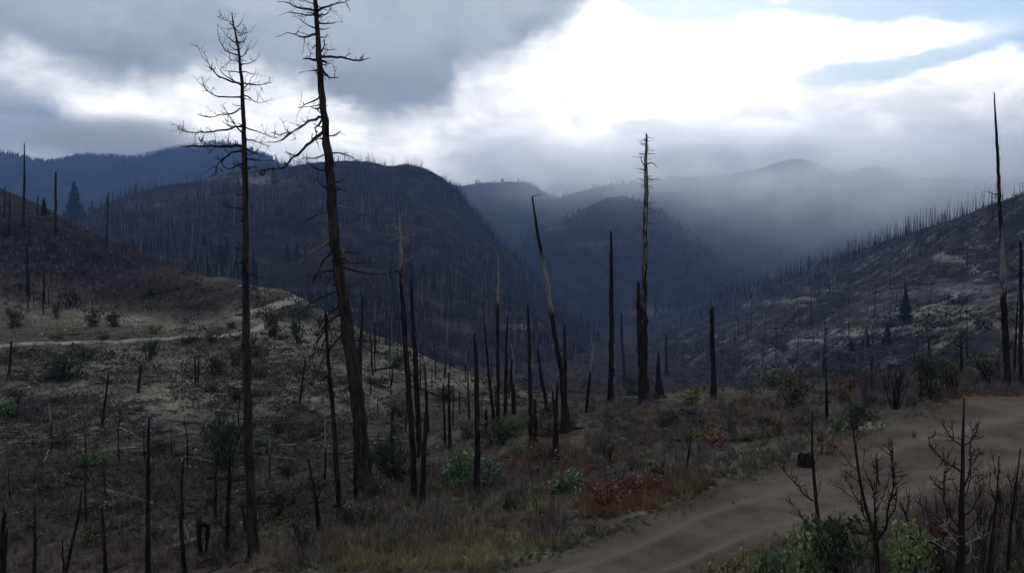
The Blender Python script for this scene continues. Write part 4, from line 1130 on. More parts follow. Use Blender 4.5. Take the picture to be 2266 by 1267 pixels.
# shrubs that stand out in the photograph: kind, middle of the base, width and height in its pixels
SHRUBS = [
    ('bright', 1775, 1262, 130, 140, 'bright green bush at the near road edge, under the slender burnt sapling', 13.2),
    ('dark', 1855, 1290, 150, 130, 'dark green bush between the bright bush and the candelabra sapling', 12.6),
    ('bright', 1995, 1290, 120, 110, 'bright green bush at the foot of the forked thin sapling', 12.0),
    ('green', 1700, 1320, 120, 110, 'low green bush at the bottom edge beside the road', 12.4),
    ('yellow', 1610, 1330, 120, 110, 'yellow green tuft of leaves in front of the road', 12.4),
    ('thicket', 2180, 1300, 150, 230, 'dark leafless thicket round the outer saplings', 11.6),
    ('thicket', 2080, 1300, 120, 190, 'leafless dark thicket at the foot of the broad sapling', 11.9),
    ('thicket', 2255, 1240, 140, 200, 'dark leafless bush at the right picture edge by the road', 13.0),
    ('rust', 2060, 1230, 110, 100, 'rust tinted low bush between the forked and the broad sapling', 13.0),
    ('green', 1022, 1075, 110, 80, 'fresh green willow bush at the foot of the straight black pole', None),
    ('sage', 1080, 1085, 90, 70, 'grey green bush just past the straight black pole', None),
    ('sage', 1030, 968, 70, 50, 'pale grey green bush behind the straight black pole', None),
    ('green', 1140, 960, 60, 40, 'light green low bush at the feet of the pointed poles', None),
    ('olive', 1210, 965, 60, 42, 'olive bush beside the foot of the long leaning trunk', None),
    ('dark', 1110, 985, 110, 50, 'wide dark bush behind the pale grey green bush', None),
    ('dark', 830, 1125, 60, 55, 'dark green bush at the foot of the thick leaning conifer', 24.0),
    ('sage', 800, 1165, 70, 60, 'small shrub with white tipped leaves on the verge', None),
    ('dark', 765, 1170, 60, 50, 'dark shrub beside the white tipped shrub', None),
    ('pale', 885, 1215, 70, 90, 'bleached twiggy shrub on the verge, first from the leaning conifer', None),
    ('pale', 970, 1175, 80, 80, 'bleached twiggy shrub on the verge, farther along towards the red grass', None),
    ('rust', 1350, 1130, 100, 70, 'rust red bush at the roadside', None),
    ('rust', 1450, 1090, 80, 40, 'low rust coloured bush beside the flat black stump', None),
    ('rust', 1220, 1030, 120, 50, 'rust red bush at the foot of the forked black stump trunk', None),
    ('rust', 1830, 1010, 70, 45, 'rust bush at the roadside behind the slender sapling', None),
    ('yellow', 1520, 895, 90, 34, 'rounded yellow bush by the lone flat topped pole', None),
    ('yellow', 1360, 945, 40, 22, 'little yellow bush under the square topped pole', None),
    ('dark', 1398, 875, 70, 46, 'dark green bush round the foot of the thick black pole', None),
    ('dark', 1885, 950, 60, 60, 'dark green bush touching the far road edge', None),
    ('green', 1850, 960, 50, 40, 'green bush at the far road edge beside the dark one', None),
    ('green', 2022, 972, 12, 18, 'tiny green plant growing out in the road', None),
    ('burnt', 1980, 905, 110, 90, 'large leafless dark bush past the road, first of the dark clump', None),
    ('dark', 2050, 885, 100, 100, 'large dark bush past the road, middle of the dark clump', None),
    ('burnt', 2110, 875, 100, 80, 'large leafless dark bush past the road, last of the dark clump', None),
    ('burnt', 2190, 850, 100, 60, 'dark bush before the needle tipped trunk', None),
    ('twiggy', 1915, 900, 100, 90, 'dark bush at the near end of the dark clump', None),
    ('olive', 1760, 900, 90, 80, 'olive bush in the brush field between the lone pole and the dark clump', None),
    ('rust', 1870, 890, 70, 50, 'reddish bush in front of the dark clump', None),
    ('dark', 870, 945, 90, 90, 'green bush round the short sprouting trunk', 29.5),
    ('olive', 885, 920, 70, 50, 'olive bush behind the short sprouting trunk', None),
    ('dark', 480, 830, 50, 40, 'dark bush uphill of the twin poles', None),
    ('olive', 520, 810, 60, 50, 'tall olive bush beside the first tall conifer below the track bend', None),
    ('dark', 605, 745, 40, 60, 'dark round tree like shrub beside the pale turnout of the track', None),
    ('dark', 660, 760, 36, 56, 'dark upright shrub standing downhill of the upper track', None),
    ('green', 340, 738, 40, 18, 'low deep green bush above the track', None),
    ('olive', 470, 760, 46, 30, 'brown bush on the grassy bank below the track', None),
    ('dark', 500, 960, 120, 120, 'dark evergreen shrub leaning against the first tall conifer', 44.0),
    ('dark', 20, 900, 70, 36, 'green bush at the left picture edge on the slope', None),
    ('dark', 150, 840, 90, 60, 'broad dark bush on the scrubby slope below the track', None),
    ('burnt', 330, 800, 60, 50, 'black leafless bush below the bend of the track', None),
    ('green', 340, 785, 40, 30, 'green bush just under the track between two dark ones', None),
    ('dark', 225, 755, 30, 16, 'dark low bush right on the lower edge of the track', None),
    ('burnt', 125, 705, 46, 44, 'black leafless bush on the straw grass bank', None),
    ('dark', 205, 722, 40, 40, 'dark bush at the end of the straw grass bank', None),
    ('dark', 255, 722, 40, 30, 'dark bush on the straw grass bank close to the white boulder', None),
    ('olive', 30, 724, 60, 40, 'brown bush on the straw grass bank at the left picture edge', None),
    ('twiggy', 60, 930, 90, 60, 'wide purple leafless bush on the scrubby slope', None),
    ('twiggy', 1320, 1010, 90, 60, 'purple leafless bush near the forked stump', None),
    ('twiggy', 1620, 960, 100, 70, 'purple leafless bush in the middle of the brush field', None),
    ('pale', 1410, 1050, 60, 60, 'upright pale stalks just behind the flat black stump', None),
    ('burnt', 1345, 1040, 50, 60, 'black leafless bush between pale stalks and purple bush', None),
]
for kd, px, py, wpx, hpx, lab, dd in SHRUBS:
    if dd is None:
        h_ = hit(px, py); dd_, p = h_[0].y, np.array(h_[0])
    else:
        dd_ = dd; p = at(px, py, dd); p[2] = min(p[2], drop(p[0], p[1]))
        if py > 1200: p[2] = drop(p[0], p[1])
    shrub(kd, p, wpx * dd_ / F, hpx * dd_ / F * 1.1, lab)

# the many shrubs of the slopes
def in_frame(n, x0, x1, y0, y1, rng):
    return np.stack([rng.uniform(x0, x1, n), rng.uniform(y0, y1, n)], 1)


SCATTER = [  # n, rectangle, size in metres, kinds, where
    (56, (-60, 900, 745, 1120), (0.5, 1.7), 'dark dark olive olive green burnt sage twiggy', 'scrubby slope below the track'),
    (18, (0, 720, 1090, 1262), (0.5, 1.3), 'dark burnt burnt twiggy olive', 'dark gully floor in front'),
    (72, (880, 1960, 885, 1100), (0.4, 1.05), 'twiggy twiggy burnt rust rust olive olive green sage sage', 'brush field beside the road'),
    (64, (1280, 2266, 700, 862), (1.2, 3.6), 'dark dark green olive sage', 'valley side beyond the brush field'),
    (18, (-40, 430, 470, 690), (1.5, 3.5), 'dark dark burnt olive', 'dark knoll'),
    (28, (440, 1180, 690, 900), (0.7, 2.2), 'dark burnt burnt olive twiggy', 'grassy spur'),
]
srng = np.random.default_rng(21)
for n_, (x0, x1, y0, y1), (s0, s1), kinds, where in SCATTER:
    for px, py in in_frame(n_, x0, x1, y0, y1, srng):
        h_ = hit(px, py)
        if h_ is None: continue
        p = np.array(h_[0])
        if h_[2] == 'ground' and p[1] < 60 and road_off(p[:1], p[1:2])[0][0] < 1.25: continue
        if where.startswith('valley') and p[1] < 52: continue
        kd = srng.choice(kinds.split()); s_ = srng.uniform(s0, s1)
        if where.startswith('valley') and p[1] < 90: s_ *= .6
        TODO.append((shrub(kd, p - np.array([0, 0, .05]), s_ * srng.uniform(1.1, 2.1), s_ * srng.uniform(.5, .95), 'shrub', 'shrubs on the ' + where), px, py, WORD[kd] + ' shrub'))


def conifer_meshes(seed):
    rng = np.random.default_rng(seed)
    g = Geo(); g.tube(np.array([[0, 0, -.04], [0, 0, .5], [0, 0, 1.0]]), [.018, .011, .002], 6, 0.05, -.2, True, rng)
    tr = g.mesh('trunk', M['char'])
    P = []
    for z in np.linspace(0.12, 0.99, 34):
        R = 0.20 * (1 - z) ** 0.8 * rng.uniform(.7, 1.15) + 0.008
        for a in np.arange(0, 6.28, 6.28 / max(4, int(26 * R / .2))):
            a += rng.uniform(-.4, .4); q = R * rng.uniform(.7, 1.15)
            for t in (.35, .65, 1.0):
                P.append((math.cos(a) * q * t, math.sin(a) * q * t, z - q * t * .35 + rng.normal(0, .006)))
    P = np.array(P)
    V, T, t = leaf_quads(P, 0.055, rng, None, -0.2, 0.7)
    return tr, mesh_from('crown', V, T, M['conifer'], False, {'tint': t})


CON = [conifer_meshes(s) for s in (1, 2, 3)]


def conifer(p, h, label, group=None, fat=1.0):
    tr, cr = CON[nrng.integers(0, 3)]
    o = empty('conifer', p, nrng.uniform(0, 6)); o.scale = (h * fat, h * fat, h)
    link('trunk', tr, o); link('crown', cr, o)
    return tag(o, label, 'conifer', group)


for px, py, hp, lab, fat in ((166, 486, 84, 'green conifer on the dark knoll, alone by the straight dead tree', 1.25), (98, 478, 40, 'small green conifer on the knoll top among dead trees', 1.1), (2003, 712, 76, 'tall dark conifer on the valley side above the pale track', 1.1), (1963, 766, 52, 'small pointed conifer below the pale track, taller of two', 1.2),
                             (1916, 768, 42, 'small pointed conifer below the pale track, shorter of two', 1.2), (1885, 778, 30, 'little conifer next to the shorter pointed conifer', 1.2), (1500, 790, 60, 'dark conifer on the valley floor past the square topped pole', 1.3), (1620, 760, 50, 'dark conifer on the valley floor past the lone flat topped pole', 1.2)):
    h_ = hit(px, py)
    if px in (1500, 1620): continue
    conifer(np.array(h_[0]), hp * h_[0].y / F, lab, None, fat)
for px, py in np.vstack([in_frame(24, 430, 700, 540, 650, srng), in_frame(8, 760, 1060, 580, 720, srng)]):
    h_ = hit(px, py)
    if h_ is None or h_[0].y < 180: continue
    TODO.append((conifer(np.array(h_[0]), srng.uniform(7, 13), 'conifer', 'surviving conifers on the lower hills', srng.uniform(.9, 1.4)), px, py, 'dark green conifer'))


# ---- burnt trunks on the slopes: the nearest as things, the far ones as one forest
def pole_mesh(seed):
    rng = np.random.default_rng(seed)
    g = Geo()
    z = np.array([-.06, 0, .3, .6, .85, 1.0]); x = rng.normal(0, .008, 6)
    g.tube(np.stack([x, rng.normal(0, .008, 6), z], 1), np.array([.016, .0145, .012, .009, .006, .002 + .003 * rng.random()]), 5, .06, np.where(z > rng.uniform(.3, 1.2), .7, -.2), True, rng)
    for _ in range(int(rng.integers(2, 9))):
        zz = rng.uniform(.35, .95); a = rng.uniform(0, 6.28); l = rng.uniform(.02, .07)
        g.tube(np.array([[0, 0, zz], [math.cos(a) * l * .6, math.sin(a) * l * .6, zz + .004], [math.cos(a) * l, math.sin(a) * l, zz + rng.uniform(-.02, .02)]]), [.003, .002, .001], 3, 0, .2, False, rng)
    return g.mesh('dead_tree', M['char'])


POLEM = [pole_mesh(40 + k) for k in range(8)]
NEARSET = [  # n, rectangle, heights, surface, label, group
    (44, (1850, 2320, 400, 600), (9, 17), ('ridge',), 'far slope burnt trunk', 'burnt trunks on the slope past the road'),
    (44, (820, 1310, 560, 870), (8, 16), ('hill',), 'big hill burnt trunk', 'burnt trunks on the flank of the big hill'),
    (34, (820, 1240, 690, 880), (3.5, 7), ('ground',), 'short burnt pole', 'burnt poles on the grassy spur'),
    (16, (1340, 1900, 620, 720), (8, 15), ('ridge',), 'valley side burnt trunk', 'burnt trunks on the low valley side'),
    (20, (1370, 1520, 780, 850), (1.5, 4), None, 'small charred stick', 'charred sticks behind the black poles'),
    (16, (0, 450, 440, 620), (3, 8), ('ground',), 'small burnt pole', 'small burnt poles on the knoll'),
    (44, (780, 1310, 770, 960), (2.2, 5.5), ('ground',), 'thin burnt pole', 'thin burnt poles in the gully'),
    (18, (0, 760, 960, 1200), (1.4, 3.4), ('ground',), 'thin burnt stem', 'thin burnt stems low on the hillside'),
    (14, (60, 220, 655, 700), (2, 4), ('ground',), 'thin burnt stick', 'burnt sticks in the straw grass'),
]
for n_, (x0, x1, y0, y1), (h0, h1), only, lab, grp in NEARSET:
    for px, py in in_frame(n_, x0, x1, y0, y1, srng):
        h_ = hit(px, py)
        if h_ is None or (only and h_[2] not in only) or h_[0].y < 30: continue
        o = link('dead_tree', POLEM[srng.integers(0, 8)], None, h_[0])
        hh = srng.uniform(h0, h1); fat = hh * srng.uniform(.7, 1.1) * (1.5 if hh < 5 else 1.0)
        o.scale = (fat, fat, hh); o.rotation_euler = (srng.normal(0, .035), srng.normal(0, .035), srng.uniform(0, 6))
        tag(o, lab, 'dead tree', grp); TODO.append((o, px, py, lab))


def on_surface(V, n, rng, weight=None):
    """points spread over a lofted surface by area"""
    a, b, c = V[:-1, :-1], V[1:, :-1], V[:-1, 1:]
    ar = np.linalg.norm(np.cross(b - a, c - a), axis=-1)
    if weight is not None: ar = ar * weight[:-1, :-1]
    ar = ar.ravel() / ar.sum()
    k = rng.choice(len(ar), n, p=ar)
    i, j = k // (V.shape[1] - 1), k % (V.shape[1] - 1)
    s, t = rng.random((n, 1)), rng.random((n, 1))
    return V[i, j] * (1 - s) * (1 - t) + V[i + 1, j] * s * (1 - t) + V[i, j + 1] * (1 - s) * t + V[i + 1, j + 1] * s * t


def far_poles(P, h, r, rng, bare):
    n = len(P)
    ang = rng.uniform(0, 6, (n, 1)) + np.array([[0, 2.094, 4.189]])
    ring = np.stack([np.cos(ang), np.sin(ang), np.zeros_like(ang)], -1)
    lean = np.concatenate([rng.normal(0, .055, (n, 2)), np.zeros((n, 1))], 1) * h[:, None]
    b = P[:, None] + ring * r[:, None, None] - np.array([0, 0, 1.0])
    m_ = P[:, None] + ring * r[:, None, None] * .55 + lean[:, None] * .6 + np.array([0, 0, 1.0]) * (h * .65)[:, None, None]
    t = P[:, None] + lean[:, None] + np.array([0, 0, 1.0]) * h[:, None, None]
    V = np.concatenate([b, m_, t], 1).reshape(-1, 3)
    f = []
    for s in range(3):
        q = (s + 1) % 3
        f += [(s, q, 3 + q), (s, 3 + q, 3 + s), (3 + s, 3 + q, 6)]
    T = (np.arange(n)[:, None, None] * 7 + np.array(f)[None]).reshape(-1, 3)
    return V, T, np.repeat(bare, 7)


def far_firs(P, h, rng):
    n = len(P); k = 7
    V, T = [], []
    ang = rng.uniform(0, 6, (n, 1)) + np.arange(k)[None] * 6.283 / k
    out = []
    for z0, z1, R in ((.05, .55, .20), (.35, .8, .15), (.62, 1.0, .10)):
        rr = R * rng.uniform(.55, 1.25, (n, k))
        ring = np.stack([np.cos(ang) * rr, np.sin(ang) * rr, z0 + rng.uniform(-.05, .05, (n, k))], -1) * h[:, None, None] + P[:, None]
        tip = P[:, None] + np.array([0, 0, z1]) * h[:, None, None]
        out.append(np.concatenate([ring, tip], 1))
    V = np.concatenate(out, 0).reshape(-1, 3)
    f = np.array([(s, (s + 1) % k, k) for s in range(k)])
    T = (np.arange(3 * n)[:, None, None] * (k + 1) + f[None]).reshape(-1, 3)
    return V, T, np.repeat(rng.random(3 * n), k + 1)


frng = np.random.default_rng(77)
M['far_wood'] = mat_wood('far burnt trunks', (0.010, 0.009, 0.010), (0.026, 0.021, 0.021), (0.10, 0.09, 0.085), (0.17, 0.155, 0.15))
FOREST = {'hill': [], 'ridge': [], 'cone': [], 'saddle': [], 'misty': [], 'blue': []}
for key, n_, h0, h1, r0, nfir, crest_n in (('hill', 6500, 8, 19, .24, 160, 110), ('ridge', 4600, 8, 18, .20, 8, 150), ('cone', 1800, 10, 19, .3, 300, 90), ('saddle', 1200, 12, 22, .45, 400, 110), ('misty', 1800, 12, 24, .45, 900, 160), ('blue', 300, 12, 22, .5, 4200, 420)):
    V = HILLS[key][1]
    nv = V.shape[1]
    rows_ = 5 if key in ('hill', 'ridge') else 4
    c_ = int(round((nv - 1) / (rows_ - 1)))
    w_ = np.zeros(V.shape[:2]); w_[:, max(0, c_ - 4):] = 1
    den = 0.06 + 1.5 * sstep(fbm(V[..., 0] / 60, V[..., 1] / 90, 91, 4), -.2, .35)
    if key == 'ridge': w_ = w_ * (0.12 + sstep(np.arange(nv) * 1.0, c_ * 2.1, c_ * 1.5))[None]
    P = on_surface(V, n_, frng, w_ * den)
    wc = np.zeros(V.shape[:2]); wc[:, c_ - 2:c_ + 3] = 1
    wc = wc * sstep(fbm(V[..., 0] / 35, V[..., 0] * 0, 95, 3), -.2, .35)
    P = np.vstack([P, on_surface(V, crest_n, frng, wc)])
    far = P[:, 1] > (150 if key == 'ridge' else 0)
    P = P[far]
    h = frng.uniform(h0, h1, len(P)) * frng.choice([.22, .4, .65, .9, 1, 1.1], len(P))
    g = far_poles(P, h, r0 * frng.uniform(.7, 1.3, len(P)), frng, frng.choice([-.3, -.3, .1, .8], len(P)))
    tag(link('burnt_forest', mesh_from('burnt_forest', g[0], g[1], M['far_wood'], False, {'bare': g[2]})), kind='stuff')
    P = on_surface(V, nfir, frng, w_ * sstep(fbm(V[..., 0] / 90, V[..., 1] / 90, 97, 3), .0, .4))
    if key == 'blue': P = np.vstack([P, on_surface(V, 700, frng, (lambda q: q)(wc * 0 + (np.abs(np.arange(nv) - c_) < 3)[None]))])
    g = far_firs(P, frng.uniform(7, 15, len(P)) * (1.35 if key == 'blue' else 1), frng)
    tag(link('evergreen_forest', mesh_from('evergreen_forest', g[0], g[1], M['conifer'], False, {'tint': g[2]})), kind='stuff')

# low scrub that covers the burnt slopes
def scrub_mesh(P, size, k, rng):
    n = len(P)
    B = np.repeat(P, k, 0); s = np.repeat(size, k)[:, None]
    v = rng.normal(0, 1, (n * k, 3)) * np.array([.5, .5, .26]); v[:, 2] = np.abs(v[:, 2]) + .05
    t = np.clip(np.repeat(rng.random(n), k) * .8 + rng.uniform(0, .25, n * k), 0, 1)
    V, T, tt = leaf_quads(B + v * s, 1.0, rng, t, .2, .8)
    c = (B + v * s).repeat(4, 0)
    return c + (V - c) * (np.repeat(s, 4, 0) * .32), T, tt


M['scrub'] = mat_leaf('low scrub', (0.018, 0.020, 0.016), (0.072, 0.064, 0.052), (0.08, 0.09, 0.066), 0.0)
for key, n_, s0, s1 in (('ridge', 7500, .9, 3.4), ('hill', 5000, 1.2, 4.0), ('cone', 900, 2, 5)):
    V = HILLS[key][1]
    nv = V.shape[1]; w_ = np.ones(V.shape[:2]); w_[:, :int((nv - 1) / 4) - 3] = 0
    w_ = w_ * sstep(fbm(V[..., 0] / 30, V[..., 1] / 55, 101, 4), -.25, .35) / np.maximum(V[..., 1], 120)
    P = on_surface(V, n_, frng, w_)
    g = scrub_mesh(P, frng.uniform(s0, s1, len(P)), 16, frng)
    tag(link('scrub', mesh_from('scrub', g[0], g[1], M['scrub'], False, {'tint': g[2]})), kind='stuff')

# ------------------------------------------------------------------ ground cover
def blades(P, n, length, width, rng, splay=.45, tint=None, curve=0.3):
    """n thin pointed blades or stalks at each point"""
    m_ = len(P)
    B = np.repeat(P, n, 0); N_ = len(B)
    L = np.repeat(length, n) * rng.uniform(.45, 1.15, N_)
    Wd = np.repeat(width, n) * rng.uniform(.7, 1.3, N_)
    a = rng.uniform(0, 6.283, N_); s = np.abs(rng.normal(0, splay, N_))
    d = np.stack([np.cos(a) * s, np.sin(a) * s, np.ones(N_)], 1); d /= np.linalg.norm(d, axis=1)[:, None]
    B = B + np.stack([np.cos(a), np.sin(a), a * 0], 1) * (L * .18 * rng.random(N_))[:, None]
    b = rng.uniform(0, 6.283, N_); sd = np.stack([np.cos(b), np.sin(b), b * 0], 1) * Wd[:, None] / 2
    mid = B + d * (L * .55)[:, None]
    tip = B + d * L[:, None] + np.stack([np.cos(a), np.sin(a), -.4 + a * 0], 1) * (L * curve * s)[:, None]
    V = np.stack([B - sd - [0, 0, .05], B + sd - [0, 0, .05], mid + sd * .7, mid - sd * .7, tip], 1).reshape(-1, 3)
    k = np.arange(N_)[:, None, None] * 5
    T = (k + np.array([[0, 1, 2], [0, 2, 3], [3, 2, 4]])[None]).reshape(-1, 3)
    t = np.repeat(rng.random(m_) if tint is None else tint, n) * .7 + .3 * rng.random(N_)
    return V, T, np.repeat(t, 5)


def mat_blade(name, cols):
    m, N, b, out = new_mat(name)
    r = N.n('ShaderNodeValToRGB')
    N.put(r.inputs[0], attr(N, 'tint'))
    e = r.color_ramp.elements
    while len(e) < len(cols): e.new(0.5)
    for i, (q, c) in enumerate(zip(e, cols)):
        q.position = i / (len(cols) - 1); q.color = (*c, 1)
    N.put(b.inputs['Base Color'], r.outputs[0])
    return m


M['grass'] = mat_blade('dry grass', [(0.074, 0.068, 0.041), (0.135, 0.119, 0.070), (0.203, 0.176, 0.105), (0.270, 0.236, 0.149), (0.115, 0.128, 0.068)])
M['redgrass'] = mat_blade('rust grass', [(0.075, 0.047, 0.032), (0.135, 0.078, 0.048), (0.18, 0.115, 0.07), (0.21, 0.175, 0.115)])
M['brush'] = mat_blade('burnt brush', [(0.042, 0.034, 0.036), (0.086, 0.066, 0.070), (0.131, 0.094, 0.084), (0.154, 0.128, 0.146), (0.182, 0.160, 0.128), (0.348, 0.313, 0.295)])
M['weeds'] = mat_blade('low weeds', [(0.047, 0.062, 0.031), (0.081, 0.097, 0.049), (0.116, 0.102, 0.062), (0.139, 0.152, 0.102)])


def cover(n, rect, rng, keep=None, off_road=1.06):
    """ground points under a rectangle of the photograph"""
    out = []
    for px, py in in_frame(n, *rect, rng):
        h_ = hit(px, py, ('ground',))
        if h_ is not None: out.append(h_[0][:])
    P = np.array(out).reshape(-1, 3)
    nr = P[:, 1] < 60
    q = np.full(len(P), 9.0)
    if nr.any(): q[nr] = road_off(P[nr, 0], P[nr, 1])[0]
    P = P[q > off_road]
    if keep is not None: P = P[keep(P)]
    return P


crng = np.random.default_rng(3)
patch = lambda P, s, sd: fbm(P[:, 0] / s, P[:, 1] / s, sd, 3)


def stuff(name, G_, mat):
    V = np.vstack([g[0] for g in G_]); o_ = 0; T = []; A = []
    for g in G_:
        T.append(g[1] + o_); o_ += len(g[0]); A.append(g[2])
    return tag(link(name, mesh_from(name, V, np.vstack(T), mat, False, {'tint': np.concatenate(A)})), kind='stuff')


def dens(P, lo, hi):            # sizes grow a little with distance so that far tufts stay whole
    return np.clip(P[:, 1] / 30, .7, 4)


G_ = []
for n_, rect, ln, wd, nb, keep in (
    (1500, (700, 1700, 1080, 1262), .34, .014, 16, lambda P: patch(P, 2.5, 51) > -.15), (500, (1500, 2266, 900, 1060), .30, .014, 14, lambda P: patch(P, 2.5, 51) > -.1), (900, (560, 1100, 1180, 1266), .36, .014, 18, None),
    (1300, (0, 480, 655, 765), .45, .03, 10, lambda P: patch(P, 14, 53) > -.25), (1500, (480, 1220, 680, 905), .42, .028, 10, lambda P: patch(P, 11, 53) > -.15), (1700, (0, 760, 770, 1010), .40, .022, 10, lambda P: patch(P, 8, 57) > .08), (500, (1300, 1900, 870, 960), .4, .02, 12, lambda P: patch(P, 4, 59) > .1),
    (600, (1650, 2266, 1040, 1200), .34, .014, 14, None), (700, (0, 700, 1010, 1262), .35, .016, 12, lambda P: patch(P, 4, 60) > .1)):
    P = cover(n_, rect, crng, keep)
    G_.append(blades(P, nb, ln * crng.uniform(.6, 1.2, len(P)), np.full(len(P), wd), crng, .5))
stuff('dry_grass', G_, M['grass'])
G_ = []
for n_, rect, ln, wd, nb, keep in ((420, (1280, 1560, 1060, 1150), .42, .013, 22, lambda P: patch(P, 2.0, 61) > -.1), (240, (1130, 1300, 985, 1050), .4, .013, 16, None), (260, (2040, 2266, 868, 892), .3, .015, 12, None), (420, (1000, 1950, 960, 1090), .4, .014, 14, lambda P: patch(P, 3.0, 63) > .12), (150, (950, 1100, 1190, 1250), .35, .013, 18, None)):
    P = cover(n_, rect, crng, keep)
    G_.append(blades(P, nb, ln * crng.uniform(.6, 1.2, len(P)), np.full(len(P), wd), crng, .45))
stuff('rust_grass', G_, M['redgrass'])
G_ = []
for n_, rect, ln, wd, nb, keep in (
    (2800, (850, 1960, 880, 1100), .46, .016, 16, lambda P: patch(P, 3.2, 65) > -.35), (700, (1900, 2266, 820, 900), .7, .02, 14, None), (1500, (0, 760, 1000, 1262), .62, .018, 15, lambda P: patch(P, 4, 67) > -.2), (1500, (0, 900, 770, 1050), .6, .026, 11, lambda P: patch(P, 7, 69) > -.05),
    (900, (640, 1250, 1080, 1230), .5, .014, 14, lambda P: patch(P, 2.4, 71) > -.1), (900, (0, 450, 450, 690), 1.1, .07, 9, None), (350, (2000, 2266, 1120, 1266), .6, .012, 16, None)):
    P = cover(n_, rect, crng, keep)
    G_.append(blades(P, nb, ln * crng.uniform(.45, 1.25, len(P)), np.full(len(P), wd), crng, .38, crng.random(len(P)) ** 1.6, 0.1))
stuff('brush', G_, M['brush'])
G_ = []
for n_, rect, ln, wd, nb, keep in (
    (1400, (850, 1960, 880, 1110), .26, .05, 12, lambda P: patch(P, 3.0, 73) > -.1), (1700, (0, 900, 740, 1200), .28, .08, 10, lambda P: patch(P, 6, 75) > -.1), (700, (600, 1300, 1060, 1250), .2, .035, 12, lambda P: patch(P, 2.6, 77) > 0), (700, (1600, 2266, 1180, 1266), .25, .03, 12, None)):
    P = cover(n_, rect, crng, keep)
    G_.append(blades(P, nb, ln * crng.uniform(.6, 1.3, len(P)), np.full(len(P), wd), crng, .9))
stuff('weeds', G_, M['weeds'])

P = np.vstack([cover(4200, (0, 780, 770, 1150), crng, lambda P: patch(P, 8, 81) > -.15), cover(2400, (400, 1200, 620, 900), crng, lambda P: patch(P, 9, 83) > -.2), cover(500, (0, 450, 450, 690), crng), cover(3200, (1150, 2266, 690, 872), crng)])
M['low_scrub'] = mat_leaf('low hillside scrub', (0.030, 0.029, 0.023), (0.098, 0.087, 0.068), (0.10, 0.11, 0.085), 0.0)
g = scrub_mesh(P, crng.uniform(.2, .75, len(P)) * np.clip(P[:, 1] / 65, .7, 4.0), 14, crng)
tag(link('scrub', mesh_from('scrub', g[0], g[1], M['low_scrub'], False, {'tint': g[2]})), kind='stuff')
# growth and sticks round the feet of the trunks
BB = np.array([b for b in BASES if b[1] < 90])
P = np.repeat(BB, 14, 0); P = P + np.column_stack([crng.normal(0, .45, (len(P), 2)), np.zeros(len(P))])
P[:, 2] = ground_z(P[:, 0], P[:, 1])
stuff('brush', [blades(P, 12, crng.uniform(.15, .5, len(P)), np.full(len(P), .015), crng, .4, crng.random(len(P)) ** 1.3, .1)], M['brush'])


def sticks(P, length, r, rng):
    n = len(P); a = rng.uniform(0, 6.283, n); l = length * rng.uniform(.3, 1.2, n)
    Q = P + np.stack([np.cos(a) * l, np.sin(a) * l, a * 0], 1)
    Q[:, 2] = ground_z(Q[:, 0], Q[:, 1]) + rng.uniform(0, .12, n)
    d = Q - P; d /= np.linalg.norm(d, axis=1)[:, None] + 1e-9
    s = np.stack([-d[:, 1], d[:, 0], d[:, 0] * 0], 1); u = np.array([0, 0, 1.0])
    r = r * rng.uniform(.6, 1.4, (n, 1)); c = np.array([0, 0, 1.0]) * r
    V = np.stack([P + s * r + c, P - s * r + c, P + u * r * 2.6, Q + s * r * .5 + c, Q - s * r * .5 + c, Q + u * r * 1.6], 1).reshape(-1, 3)
    f = np.array([(0, 1, 4), (0, 4, 3), (1, 2, 5), (1, 5, 4), (2, 0, 3), (2, 3, 5), (3, 4, 5), (0, 2, 1)])
    T = (np.arange(n)[:, None, None] * 6 + f[None]).reshape(-1, 3)
    return V, T, np.repeat(rng.random(n) ** 2, 6)


M['stick'] = mat_blade('fallen sticks', [(0.014, 0.012, 0.012), (0.035, 0.029, 0.027), (0.10, 0.09, 0.085), (0.24, 0.22, 0.21)])
Pn = np.vstack([cover(700, (700, 1960, 880, 1230), crng), cover(500, (0, 760, 1020, 1262), crng)])
Pf = np.vstack([cover(900, (0, 900, 730, 1040), crng), cover(300, (700, 1220, 690, 900), crng), cover(250, (0, 450, 460, 690), crng)])
stuff('fallen_sticks', [sticks(Pn, .8, .014, crng), sticks(Pf, 2.2, .04, crng)], M['stick'])
# tufts along the shoulders of the road
sh = np.array([(ROADL[i, 0], ROADL[i, 1]) for i in crng.integers(0, 200, 900)]) + 0
t_ = np.gradient(ROADL[:, :2], axis=0); t_ /= np.linalg.norm(t_, axis=1)[:, None]
i_ = crng.integers(0, 200, 1100)
k_ = crng.choice([-1, 1], 1100) * (1.05 - np.abs(crng.normal(0, .16, 1100)))
P = np.stack([ROADL[i_, 0] - t_[i_, 1] * ROADL[i_, 2] * k_, ROADL[i_, 1] + t_[i_, 0] * ROADL[i_, 2] * k_], 1)
P = np.column_stack([P, ground_z(P[:, 0], P[:, 1], False)])
P = P[patch(P, 2.2, 85) > -.1]
stuff('verge_grass', [blades(P, 9, crng.uniform(.06, .22, len(P)), np.full(len(P), .014), crng, .7)], M['weeds'])


